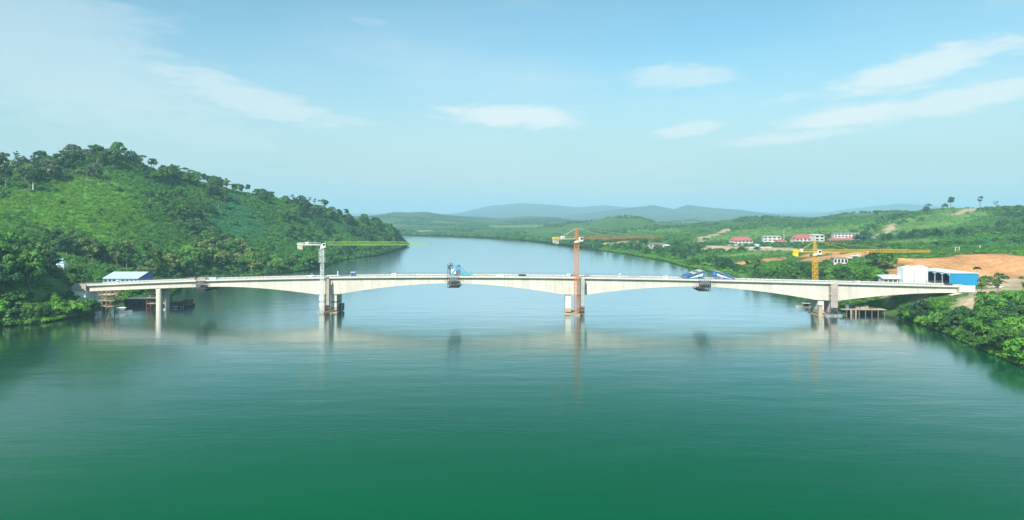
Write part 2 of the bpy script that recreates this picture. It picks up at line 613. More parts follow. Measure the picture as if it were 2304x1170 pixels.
for k in range(14):                      # behind the left ridge the land falls again
    p = gp[k]
    CP.append((p.x - 150, p.y + 190, p.z * 0.55))
    CP.append((p.x - 420, p.y + 420, p.z * 0.30))
for (x, y) in LEFT_BANK[3:28]:
    CP.append((x, y, 1.0))
for (x, y) in RIGHT_BANK[2:24]:
    CP.append((x, y, 1.0))
CP += [(-900, 0, 60), (-700, -400, 40), (500, 0, 14), (400, -400, 12), (900, 300, 30), (1200, 800, 50), (1300, 1500, 45), (0, 2100, 8), (600, 2100, 22), (1400, 2300, 30), (-700, 2200, 14),
       (-1500, 2200, 16), (-2200, 1700, 20), (-1400, 900, 55), (2500, 1500, 50), (-2500, 3500, 20), (0, 3500, 12), (2500, 3500, 22), (3500, 6000, 20), (-3500, 6000, 20), (0, 6000, 14)]
CP = np.array(CP)


def rbf_fit(pts, vals):
    n = len(pts)
    d = np.sqrt(((pts[:, None] - pts[None]) ** 2).sum(2))
    A = np.zeros((n + 3, n + 3))
    A[:n, :n] = d - np.eye(n) * 0.08
    A[:n, n], A[:n, n + 1:] = 1, pts
    A[n:, :n] = A[:n, n:].T
    return np.linalg.solve(A, np.concatenate([vals, np.zeros(3)]))


RW = rbf_fit(CP[:, :2] / 100, CP[:, 2])


def rbf_eval(P):
    out = np.empty(len(P))
    for i in range(0, len(P), 20000):
        q = P[i:i + 20000] / 100
        d = np.sqrt(((q[:, None] - CP[None, :, :2] / 100) ** 2).sum(2))
        out[i:i + 20000] = d @ RW[:-3] + RW[-3] + q @ RW[-2:]
    return out


# far ridges: (pixel column, row) at one distance, half width in metres
RIDGES = [
    (3500, 900, [(560, 486), (760, 488), (840, 485), (890, 477), (915, 478), (960, 477), (1000, 483), (1040, 487), (1090, 489), (1130, 492), (1180, 487), (1235, 488), (1300, 496), (1380, 500)]),
    (1950, 420, [(1180, 515), (1250, 506), (1320, 500), (1370, 488), (1400, 486), (1430, 489), (1470, 500), (1530, 503), (1600, 506)]),
    (2700, 520, [(1480, 503), (1560, 496), (1600, 499), (1680, 502), (1800, 505)]),
    (1650, 330, [(1560, 508), (1620, 496), (1700, 490), (1790, 488), (1860, 490), (1960, 488), (2040, 488), (2200, 486)]),
    (7000, 1600, [(1180, 492), (1250, 487), (1330, 478), (1420, 467), (1470, 461), (1515, 470), (1545, 460), (1600, 467), (1660, 471), (1720, 479), (1800, 486), (1950, 490), (2400, 492)]),
    (9500, 2000, [(900, 490), (1030, 479), (1100, 463), (1170, 456), (1240, 460), (1300, 466), (1360, 461), (1420, 467), (1500, 478), (1620, 484), (1750, 482), (1830, 484), (1900, 471), (2020, 457), (2080, 461), (2200, 471), (2350, 480), (2700, 470)]),
    (11500, 1600, [(-800, 478), (0, 480), (600, 476), (900, 482), (1152, 479), (1500, 474), (1750, 478), (2300, 472), (2900, 478)]),
]


def smooth(t):
    t = np.clip(t, 0, 1)
    return t * t * (3 - 2 * t)


def ground_height(x, y, want_dist=False):
    x, y = np.atleast_1d(np.asarray(x, float)), np.atleast_1d(np.asarray(y, float))
    P = np.stack([x, y], 1)
    h = np.maximum(rbf_eval(P), 1.2)
    rough = np.clip(h / 40, 0.15, 1.2)
    h = h + fbm(x, y, 140, 4, 3) * 7 * rough * smooth((np.hypot(x, y) - 420) / 300) + fbm(x, y, 34, 3, 9) * 1.6 * rough
    h = h + np.maximum(fbm(x, y, 420, 3, 15), -0.2) * 32 * smooth((y - 1250) / 500) * smooth((4200 - y) / 1500)
    for D, w, pts in RIDGES:
        q = np.array([((px - CX) / F * D, D) for px, py in pts])
        zz = np.array([CAMH - (py - HY) / F * D for px, py in pts])
        d, idx = seg_dist(P, q, closed=False)
        top = np.interp(idx, np.arange(len(zz)), zz)
        side = 1 + 0.8 * fbm(x, y, w * 0.55, 3, int(D))
        prof = np.clip(1 - d / (w * np.clip(side, 0.45, 2)), 0, 1) ** 1.15
        h = np.maximum(h, top * prof + h * (1 - prof) * 0.6)
    d, _ = seg_dist(P, RIVER)
    ins = inside(P, RIVER)
    d = np.where(ins, -d, d)
    bank = 14 + 10 * fbm(x, y, 40, 2, 5)
    land = h * smooth(d / bank) + np.clip(d, 0, 2) * 0.35 + 0.05
    z = np.where(ins, -np.minimum(0.35 * -d + 0.15, 6), land)
    return (z, d) if want_dist else z


def gz(x, y):
    return float(ground_height(x, y)[0])


def on_ground(px, D, sink=0.0):
    x = (px - CX) / F * D
    return Vector((x, D, gz(x, D) - sink))


# the sheet: rows grow apart with distance, columns fan out
rows = [-420.0]
while rows[-1] < 13200:
    y = rows[-1]
    rows.append(y + (25 if y < 120 else max(3.4, (y - 120) * 0.0115)))
rows = np.array(rows)
NC = 430
u = np.linspace(-1, 1, NC)
u = u * (0.72 + 0.28 * u * u)
GY = np.repeat(rows, NC)
GX = np.tile(u, len(rows)) * (np.maximum(GY, 0) * 1.02 + 620)
GZ, GD = ground_height(GX, GY, True)
nr = len(rows)
ii = (np.arange(nr - 1)[:, None] * NC + np.arange(NC - 1)[None]).ravel()
faces = np.stack([ii, ii + 1, ii + NC + 1, ii + NC], 1)
me = bpy.data.meshes.new('terrain')
me.vertices.add(len(GX))
me.vertices.foreach_set('co', np.stack([GX, GY, GZ], 1).astype(np.float32).ravel())
me.loops.add(faces.size)
me.loops.foreach_set('vertex_index', faces.ravel().astype(np.int32))
me.polygons.add(len(faces))
me.polygons.foreach_set('loop_start', np.arange(0, faces.size, 4, dtype=np.int32))
me.polygons.foreach_set('loop_total', np.full(len(faces), 4, dtype=np.int32))
me.polygons.foreach_set('use_smooth', np.ones(len(faces), bool))
me.update()


def zone(pts):
    """a patch of ground: corner pixels with distance, as a polygon of the place"""
    return np.array([((px - CX) / F * D, D) for px, D in pts])


ORANGE = [zone([(1990, 384), (2100, 384), (2230, 376), (2420, 372), (2600, 400), (2500, 440), (2290, 440), (2260, 452), (2200, 452), (2150, 436), (2080, 440), (1985, 452)]),
          zone([(1770, 505), (1850, 498), (1900, 500), (1955, 492), (1990, 500), (1960, 545), (1900, 560), (1870, 640), (1830, 650), (1800, 560)]),
          zone([(1660, 590), (1700, 560), (1760, 560), (1785, 590), (1760, 612), (1700, 620), (1650, 615)]),
          zone([(1300, 1010), (1380, 1000), (1450, 960), (1520, 960), (1520, 1010), (1440, 1040), (1350, 1060)])]
TAN = [zone([(1585, 780), (1700, 735), (1790, 700), (1800, 740), (1740, 800), (1590, 850)]),
       zone([(1545, 900), (1580, 900), (1600, 1100), (1660, 1320), (1630, 1320), (1570, 1080)]),
       zone([(2150, 290), (2200, 316), (2110, 322), (2060, 318), (2040, 322), (2200, 330), (2330, 345), (2330, 322), (2245, 312), (2235, 285), (2190, 272)]),
       zone([(2060, 300), (2130, 296), (2125, 284), (2070, 290)]),
       zone([(1940, 352), (2140, 346), (2240, 338), (2380, 340), (2380, 366), (2230, 372), (2100, 380), (1960, 384)]),
       zone([(1960, 358), (1980, 345), (1990, 334), (2006, 329), (2012, 333), (1998, 345), (1972, 362)]),
       zone([(2140, 1000), (2180, 1010), (2210, 1060), (2200, 1085), (2160, 1080)]),
       zone([(1990, 900), (2020, 960), (2010, 990), (1975, 910)]),
       zone([(60, 372), (330, 340), (335, 368), (230, 378), (120, 398)]),
       zone([(1220, 2150), (1250, 2100), (1275, 2150), (1250, 2230)]),
       zone([(925, 2060), (975, 2060), (975, 2160), (930, 2150)]), zone([(1085, 2020), (1190, 1960), (1180, 2040), (1090, 2090)])]
MEADOW = [zone([(1980, 900), (2080, 850), (2150, 900), (2230, 930), (2230, 1150), (2120, 1150), (2050, 1090), (1990, 1010)]),
          zone([(1600, 700), (1760, 640), (1780, 660), (1800, 690), (1620, 730)]),
          zone([(1960, 660), (2080, 600), (2150, 640), (2080, 740), (1950, 790)]),
          zone([(1560, 1000), (1700, 960), (1980, 940), (1960, 1200), (1700, 1300), (1560, 1200)]),
          zone([(1250, 1500), (1560, 1250), (1560, 1500), (1400, 1600), (1260, 1640)])]
TEAL = [zone([(470, 640), (520, 600), (600, 640), (600, 720), (560, 745), (490, 745)]),
        zone([(2030, 520), (2200, 515), (2290, 530), (2290, 640), (2150, 690), (2060, 600)]),
        zone([(690, 800), (760, 840), (790, 900), (740, 880), (690, 850)])]
LIME = [zone([(-80, 440), (100, 440), (230, 470), (330, 540), (300, 590), (260, 620), (190, 615), (120, 540), (0, 505), (-80, 500)])]


def zmask(P, zs, soft, noise_s=18):
    m = np.zeros(len(P))
    n = fbm(P[:, 0], P[:, 1], noise_s, 3, 21)
    for z in zs:
        lo, hi = z.min(0) - 60, z.max(0) + 60
        k = np.where((P[:, 0] > lo[0]) & (P[:, 0] < hi[0]) & (P[:, 1] > lo[1]) & (P[:, 1] < hi[1]))[0]
        if not len(k):
            continue
        d, _ = seg_dist(P[k], z)
        d = np.where(inside(P[k], z), d, -d)
        s = np.where(P[k, 1] > 700, soft * 2.2, soft)
        m[k] = np.maximum(m[k], smooth(0.5 + (d + n[k] * s * 1.6) / (2 * s)))
    return m


def orange_mask(P):
    """bare orange earth, broken up by greenery"""
    n = fbm(P[:, 0], P[:, 1], 30, 4, 88)
    return zmask(P, ORANGE, 5) * smooth((n + 0.40) / 0.22)


PG = np.stack([GX, GY], 1)
m_or, m_tan, m_mead, m_teal, m_lime = orange_mask(PG), zmask(PG, TAN, 3), zmask(PG, MEADOW, 12), zmask(PG, TEAL, 8), zmask(PG, LIME, 14)
big = fbm(GX, GY, 90, 4, 40)[:, None]
g0, g1 = np.array((0.030, 0.088, 0.020)), np.array((0.075, 0.165, 0.030))
col = g0 + (g1 - g0) * np.clip(0.5 + 0.7 * big, 0, 1)
far = smooth((GY - 1300) / 1500)[:, None]
patch = np.clip(0.5 + 1.4 * fbm(GX, GY, 260, 4, 60), 0, 1)[:, None]
farc = np.array((0.036, 0.088, 0.032)) * (1 - patch) + np.array((0.130, 0.195, 0.055)) * patch
farc = farc * (1 - 0.58 * smooth((GY - 2400) / 1600))[:, None]              # forested mountains, darkened with distance to look bluer in the haze
col = col * (1 - far) + farc * far
for m, c in ((m_mead, (0.105, 0.200, 0.040)), (m_teal, (0.040, 0.150, 0.060)), (m_lime, (0.085, 0.22, 0.025)), (m_tan, (0.40, 0.31, 0.20)), (m_or, (0.54, 0.27, 0.115))):
    c = np.array(c) * (1 + 0.34 * fbm(GX, GY, 14, 4, 77)[:, None] + 0.16 * fbm(GX * 2.5, GY, 30, 3, 78)[:, None])
    col = col * (1 - m[:, None]) + c * m[:, None]
wet = (smooth((1.6 - GD) / 1.6) * (GD > -4))[:, None]
col = col * (1 - wet) + np.array((0.10, 0.085, 0.05)) * wet
ca = me.color_attributes.new('ground_colour', 'FLOAT_COLOR', 'POINT')
ca.data.foreach_set('color', np.concatenate([np.clip(col, 0.005, 1), np.ones((len(col), 1))], 1).astype(np.float32).ravel())

gm = bpy.data.materials.new('ground')
gm.use_nodes = True
nt = gm.node_tree
b = nt.nodes['Principled BSDF']
b.inputs['Roughness'].default_value = 0.95
b.inputs['Specular IOR Level'].default_value = 0.1
an = nt.nodes.new('ShaderNodeVertexColor')
an.layer_name = 'ground_colour'
geo = nt.nodes.new('ShaderNodeNewGeometry')
acc = an.outputs[0]
for s, lo, hi in ((0.35, 0.72, 1.28), (0.045, 0.82, 1.2)):
    nz = nt.nodes.new('ShaderNodeTexNoise')
    nz.inputs['Scale'].default_value = s
    nz.inputs['Detail'].default_value = 6
    nt.links.new(geo.outputs['Position'], nz.inputs['Vector'])
    mr = nt.nodes.new('ShaderNodeMapRange')
    mr.inputs[1].default_value, mr.inputs[2].default_value = 0.3, 0.7
    mr.inputs[3].default_value, mr.inputs[4].default_value = lo, hi
    nt.links.new(nz.outputs['Fac'], mr.inputs[0])
    vm = nt.nodes.new('ShaderNodeVectorMath')
    vm.operation = 'SCALE'
    nt.links.new(acc, vm.inputs[0])
    nt.links.new(mr.outputs[0], vm.inputs['Scale'])
    acc = vm.outputs[0]
    if s > 0.1:
        bp = nt.nodes.new('ShaderNodeBump')
        bp.inputs['Distance'].default_value = 0.8
        nt.links.new(nz.outputs['Fac'], bp.inputs['Height'])
        nt.links.new(bp.outputs[0], b.inputs['Normal'])
nt.links.new(acc, b.inputs['Base Color'])
me.materials.append(gm)
structure(link('terrain', me))

# ------------------------------------------------------------------ river water
wmat = bpy.data.materials.new('river_water')
wmat.use_nodes = True
nt = wmat.node_tree
nt.nodes.remove(nt.nodes['Principled BSDF'])
wd_ = nt.nodes.new('ShaderNodeBsdfDiffuse')                 # light that comes back out of the silty green water
wd_.inputs['Color'].default_value = (0.0002, 0.086, 0.037, 1)
wg_ = nt.nodes.new('ShaderNodeBsdfGlossy')                  # the mirror of the surface
wg_.inputs['Color'].default_value = (0.88, 0.92, 0.95, 1)
wg_.inputs['Roughness'].default_value = 0.14
lw_ = nt.nodes.new('ShaderNodeLayerWeight')
lw_.inputs['Blend'].default_value = 0.5
pw_ = nt.nodes.new('ShaderNodeMath')
pw_.operation = 'POWER'
pw_.inputs[1].default_value = 11.0
nt.links.new(lw_.outputs['Facing'], pw_.inputs[0])
ml_ = nt.nodes.new('ShaderNodeMath')
ml_.operation = 'MULTIPLY'
ml_.use_clamp = True
ml_.inputs[1].default_value = 4.7
nt.links.new(pw_.outputs[0], ml_.inputs[0])
wx_ = nt.nodes.new('ShaderNodeMixShader')
nt.links.new(ml_.outputs[0], wx_.inputs[0])
nt.links.new(wd_.outputs[0], wx_.inputs[1])
nt.links.new(wg_.outputs[0], wx_.inputs[2])
nt.links.new(wx_.outputs[0], nt.nodes['Material Output'].inputs[0])
geo = nt.nodes.new('ShaderNodeNewGeometry')


def water_noise(scale, sx, sy, detail, rot=0.0):
    mp = nt.nodes.new('ShaderNodeMapping')
    mp.inputs['Scale'].default_value = (sx, sy, 1)
    mp.inputs['Rotation'].default_value = (0, 0, rot)
    nt.links.new(geo.outputs['Position'], mp.inputs[0])
    nz = nt.nodes.new('ShaderNodeTexNoise')
    nz.inputs['Scale'].default_value = scale
    nz.inputs['Detail'].default_value = detail
    nt.links.new(mp.outputs[0], nz.inputs['Vector'])
    return nz.outputs['Fac']


ripple = water_noise(1.0, 0.22, 0.75, 4, R(4))
swell = water_noise(1.0, 0.035, 0.10, 3, R(-9))
patchy = water_noise(1.0, 0.006, 0.018, 3, R(6))
mr = nt.nodes.new('ShaderNodeMapRange')
mr.inputs[1].default_value, mr.inputs[2].default_value = 0.35, 0.68
mr.inputs[3].default_value, mr.inputs[4].default_value = 0.22, 1.15
nt.links.new(patchy, mr.inputs[0])
silt = water_noise(1.0, 0.004, 0.013, 5, R(-12))
mxs = nt.nodes.new('ShaderNodeMixRGB')
mxs.inputs[1].default_value = (0.0001, 0.074, 0.031, 1)
mxs.inputs[2].default_value = (0.0008, 0.086, 0.032, 1)
mrs = nt.nodes.new('ShaderNodeMapRange')
mrs.inputs[1].default_value, mrs.inputs[2].default_value = 0.38, 0.64
nt.links.new(silt, mrs.inputs[0])
nt.links.new(mrs.outputs[0], mxs.inputs[0])
nt.links.new(mxs.outputs[0], wd_.inputs['Color'])
mu = nt.nodes.new('ShaderNodeMath')
mu.operation = 'MULTIPLY'
nt.links.new(ripple, mu.inputs[0])
nt.links.new(mr.outputs[0], mu.inputs[1])
bp1 = nt.nodes.new('ShaderNodeBump')
bp1.inputs['Distance'].default_value = 0.045
nt.links.new(mu.outputs[0], bp1.inputs['Height'])
bp2 = nt.nodes.new('ShaderNodeBump')
bp2.inputs['Distance'].default_value = 0.12
nt.links.new(swell, bp2.inputs['Height'])
nt.links.new(bp1.outputs[0], bp2.inputs['Normal'])
for nd in (wd_, wg_, lw_):
    nt.links.new(bp2.outputs[0], nd.inputs['Normal'])
wme = bpy.data.meshes.new('river')
xs, ys = (-2600, -600, -150, 300, 900, 2600), (-415, 0, 300, 700, 1300, 2080)
wme.from_pydata([(max(-1, min(1, x / 2600)) * min(2600, max(y, 0) * 1.0 + 600) if abs(x) == 2600 else x * min(1, (max(y, 0) + 600) / 1000), y, 0.0) for y in ys for x in xs], [], [(j * 6 + i, j * 6 + i + 1, j * 6 + i + 7, j * 6 + i + 6) for j in range(5) for i in range(5)])
wme.materials.append(wmat)
structure(link('river', wme))

# ------------------------------------------------------------------ haze: one box of pale air round the whole place
hm = bpy.data.materials.new('haze_air')
hm.use_nodes = True
nt = hm.node_tree
nt.nodes.clear()
pv = nt.nodes.new('ShaderNodeVolumePrincipled')
pv.inputs['Color'].default_value = (0.50, 0.82, 1.0, 1)
pv.inputs['Density'].default_value = HAZE
pv.inputs['Anisotropy'].default_value = 0.0
ho = nt.nodes.new('ShaderNodeOutputMaterial')
nt.links.new(pv.outputs[0], ho.inputs['Volume'])
hb = MB().box(-14500, 14500, -700, 14200, -9, 330).build('haze', hm)
stuff(hb)

# ------------------------------------------------------------------ the bridge under construction
BO = Vector((29.7, 327.4, 0.0))                        # middle pier, on the water
BTH = math.atan2(-10.0, 235.4)                         # the bridge runs a little towards the camera on the right
BC, BS = math.cos(BTH), math.sin(BTH)


def B(s, t=0.0, z=0.0):
    """a point of the bridge: along, across (towards the camera is negative), up"""
    return Vector((BO.x + s * BC - t * BS, BO.y + s * BS + t * BC, z))


PIERS = (-118.2, 0.0, 117.6)
DECK_S = np.array([-240, -232, -200, -178, -118, -92, -58, 0, 45, 117, 150, 183, 200])
DECK_Z = np.array([12.5, 12.9, 14.3, 15.1, 16.7, 17.2, 17.45, 17.2, 16.4, 15.1, 14.5, 13.8, 13.4])
dcoef = np.polyfit(DECK_S / 100, DECK_Z, 4)


def deck_z(s):
    return float(np.polyval(dcoef, s / 100))


def depth(s):
    d = min(abs(s - p) for p in PIERS)
    if d > 59:
        return 3.05
    return 3.05 + 5.0 * max(0.0, (59 - max(d, 5.0)) / 54.0) ** 1.75


bridge = thing('road_bridge', 'long cream concrete box girder bridge under construction across the river', 'bridge', BO, BTH)
HW, WEB = 5.9, 4.75          # half width of the slab, of the box


def section(s, gap=0.0):
    z, d = deck_z(s), depth(s)
    prof = [(-HW, 0), (HW, 0), (HW, -0.28), (WEB, -0.75), (WEB, -d), (-WEB, -d), (-WEB, -0.75), (-HW, -0.28)]
    return [(s + gap, y, z + q) for y, q in prof]


cuts = []
for p in PIERS:
    cuts += [p - 5.5, p + 5.5]
    k = 5.5
    while k < 57:
        k += 3.95
        if k > 56:
            k = 57.2
        cuts += [p - k, p + k]
        if k == 57.2:
            break
cuts = sorted(c for c in cuts if -176 < c < 170)
cuts = [-236.0, -216.0, -196.0, -177.0] + [c for c in cuts if c > -177] + [176.0]
cl = [cuts[0]]
for c in cuts[1:]:
    if c - cl[-1] > 1.2:
        cl.append(c)
for a, b_ in zip(cl[:-1], cl[1:]):
    n = max(1, int((b_ - a) / 4.1))
    rings = []
    for k in range(n + 1):
        s = a + (b_ - a) * k / n
        rings.append(section(s, 0.028 if k == 0 else (-0.028 if k == n else 0)))
    MB().loft(rings).build('girder_segment', 'concrete', bridge)
SS = list(np.linspace(-236, 176, 104))
for sgn in (-1, 1):
    y0, y1 = sorted((sgn * (HW + 0.06), sgn * (HW - 0.34)))
    rings = [[(s, y0, deck_z(s) - 0.30), (s, y1, deck_z(s) + 0.003), (s, y1, deck_z(s) + 0.42), (s, y0, deck_z(s) + 0.42)] for s in SS]
    MB().loft(rings).build('edge_beam', 'concrete_pale', bridge)
    rl = MB()
    yy = sgn * (HW - 0.14)
    k = 0
    s = -235.0
    while s < 175:
        if True:
            rl.bar((s, yy, deck_z(s) + 0.40), (s, yy, deck_z(s) + 1.45), 0.07)
        s += 2.1
    for zz in (0.95, 1.4):
        for p, q in zip(SS[:-1], SS[1:]):
            if True:
                rl.bar((p, yy, deck_z(p) + zz), (q, yy, deck_z(q) + zz), 0.055)
    rl.build('guard_rail', 'mid_steel', bridge)
rings = [[(s, -HW + 0.36, deck_z(s) + 0.004), (s, HW - 0.36, deck_z(s) + 0.004), (s, HW - 0.36, deck_z(s) + 0.05), (s, -HW + 0.36, deck_z(s) + 0.05)] for s in SS]
MB().loft(rings).build('road_slab', 'deck_top', bridge)


def pier(s, wet):
    zb = deck_z(s) - depth(s)
    p = link('pier', None, bridge, (s, 0, 0))
    for dx in (-2.95, 2.95):
        m = MB().prism([(dx - 1.35, -4.2), (dx + 1.35, -4.2), (dx + 1.35, 4.2), (dx - 1.35, 4.2)], 2.2, zb + 0.02, 'z')
        m.build('pier_wall', 'concrete_pale', p)
        MB().box(dx - 1.42, dx + 1.42, -4.28, 4.28, 1.0, 2.7).build('pier_foot', 'concrete_wet', p)
    MB().box(-4.9, 4.9, -5.6, 5.6, -2.5, 0.4).build('pile_cap', 'concrete_wet', p)
    return p


for s in PIERS:
    pier(s, True)
# formwork struts and belts round the left pier walls
pl = [o for o in bridge.children if o.name.startswith('pier')][0]
for dx in (-2.95, 2.95):
    MB().box(dx - 1.5, dx + 1.5, -4.36, 4.36, 4.9, 5.35).build('steel_belt', 'dark_steel', pl)
MB().box(4.55, 6.0, -1.0, 3.0, 0.45, 3.7).build('steel_caisson', 'barge_dark', pl)

# round column with the formwork brackets under the left side span
sc_ = -201.7
col_ = link('pier_column', None, bridge, (sc_, 0, 0))
zt = deck_z(sc_) - depth(sc_)
for yy in (-3.2, 3.2):
    MB().tube((0, yy, -3), (0, yy, zt - 0.9), 1.42, n=24).build('shaft', 'concrete', col_, smooth=True)
MB().box(-1.3, 1.3, -4.4, 4.4, zt - 0.9, zt - 0.05).build('bearing_beam', 'concrete', col_)

# left abutment: tall wall with wing and approach parapet
ab = link('abutment', None, bridge, (-236.2, 0, 0))
za = deck_z(-236)
MB().prism([(0.0, za - 2.9), (0.0, 1.0), (-4.2, 2.8), (-7.0, 6.5), (-7.0, za - 2.9)], -6.3, 6.3, 'y').build('abutment_wall', 'silo_white', ab)
MB().prism([(-0.05, za - 2.88), (-7.2, za - 2.88), (-7.2, za - 0.6), (-5.6, za + 0.9), (-2.4, za + 0.9), (-0.05, za + 0.35)], -6.5, -5.9, 'y').build('wing_wall', 'tower_beige', ab)
MB().box(-7.2, -0.05, -5.88, 6.3, za - 2.88, za - 0.02).build('approach_fill', 'concrete_grey', ab)
# right abutment: stepped block with an inclined underside
ab2 = link('abutment', None, bridge, (176.2, 0, 0))
za = deck_z(176)
MB().prism([(0.05, za - 0.02), (7.0, za - 0.05), (7.0, za - 4.6), (1.2, za - 5.0), (-6.0, za - 5.2), (-1.2, za - 3.25), (0.05, za - 3.1)], -6.0, 6.0, 'y').build('abutment_block', 'concrete', ab2)
MB().box(0.1, 7.1, -6.4, -6.02, za - 2.6, za + 0.5).build('wing_wall', 'concrete_pale', ab2)

# temporary steel shafts at the front of the girder beside the piers: access towers wrapped in sheeting


def access_tower(s, t, w, z1, cladding, label, panels=True, base=0.75, rustbase=True):
    tw = thing('access_tower', label, 'access tower', B(s, t, base), BTH, 'access towers against the piers')
    h = z1 - base
    fr = MB()
    for dx in (-w / 2, w / 2):
        for dy in (-0.9, 0.9):
            fr.bar((dx, dy, 0), (dx, dy, h), 0.16)
    k = 0.0
    sgn = 1
    while k < h - 1.9:
        for dy in (-0.9, 0.9):
            fr.bar((-w / 2 * sgn, dy, k), (w / 2 * sgn, dy, k + 1.9), 0.09)
            fr.bar((-w / 2, dy, k), (w / 2, dy, k), 0.1)
        k += 1.9
        sgn = -sgn
    fr.build('frame', 'rust' if rustbase else 'mid_steel', tw)
    if panels:
        n = max(1, int(h * 0.8 / 2.4))
        ph = h * 0.8 / n
        for k in range(n):
            MB().box(-w / 2 - 0.02, w / 2 + 0.02, -1.02, -0.96, h * 0.2 + k * ph + 0.04, h * 0.2 + (k + 1) * ph - 0.04).build('cladding_panel', cladding, tw)
        for k in range(n):
            MB().box(w / 2 + 0.0, w / 2 + 0.05, -0.95, 0.95, h * 0.2 + k * ph + 0.04, h * 0.2 + (k + 1) * ph - 0.04).build('cladding_panel', cladding, tw)
    k = 1.9
    while k < h:
        MB().box(-w / 2 + 0.1, w / 2 - 0.1, -0.85, 0.85, k, k + 0.06).build('landing', 'mid_steel', tw)
        k += 3.8
    return tw


access_tower(PIERS[0] + 0.9, -6.95, 1.7, deck_z(-117) - 0.3, 'tower_beige', 'narrow grey clad access tower behind the white crane mast')
access_tower(PIERS[1] + 3.6, -7.0, 1.9, deck_z(3) - 0.1, 'tarp_grey', 'scaffold access tower with grey netting beside the orange crane mast', rustbase=True)
access_tower(PIERS[2] + 1.6, -7.0, 3.1, deck_z(118) + 0.2, 'tower_beige', 'wide grey beige clad access tower covering the girder above the right pier', rustbase=False, base=1.2)


# ------------------------------------------------------------------ tower cranes
def lattice_section(w, h, r, diag=True):
    m = MB()
    c = [(-w / 2, -w / 2), (w / 2, -w / 2), (w / 2, w / 2), (-w / 2, w / 2)]
    for (x, y) in c:
        m.bar((x, y, 0), (x, y, h), r * 1.5)
    for i in range(4):
        (x0, y0), (x1, y1) = c[i], c[(i + 1) % 4]
        m.bar((x0, y0, 0.06), (x1, y1, 0.06), r)
        m.bar((x0, y0, h / 2), (x1, y1, h / 2), r)
        m.bar((x0, y0, 0), (x1, y1, h / 2), r)
        m.bar((x1, y1, h / 2), (x0, y0, h), r)
    return m


def jib_section(L, w, h, r):
    """three-chord truss: two below, one on top, laid along +x"""
    m = MB()
    for y in (-w / 2, w / 2):
        m.bar((0, y, 0), (L, y, 0), r * 1.5)
    m.bar((0, 0, h), (L, 0, h), r * 1.6)
    n = max(2, round(L / 1.4))
    for k in range(n):
        x0, xm, x1 = L * k / n, L * (k + 0.5) / n, L * (k + 1) / n
        for y in (-w / 2, w / 2):
            m.bar((x0, y, 0), (xm, 0, h), r)
            m.bar((xm, 0, h), (x1, y, 0), r)
        m.bar((x0, -w / 2, 0), (x0, w / 2, 0), r)
        m.bar((x0, -w / 2, 0), (x1, w / 2, 0), r * 0.8)
    return m


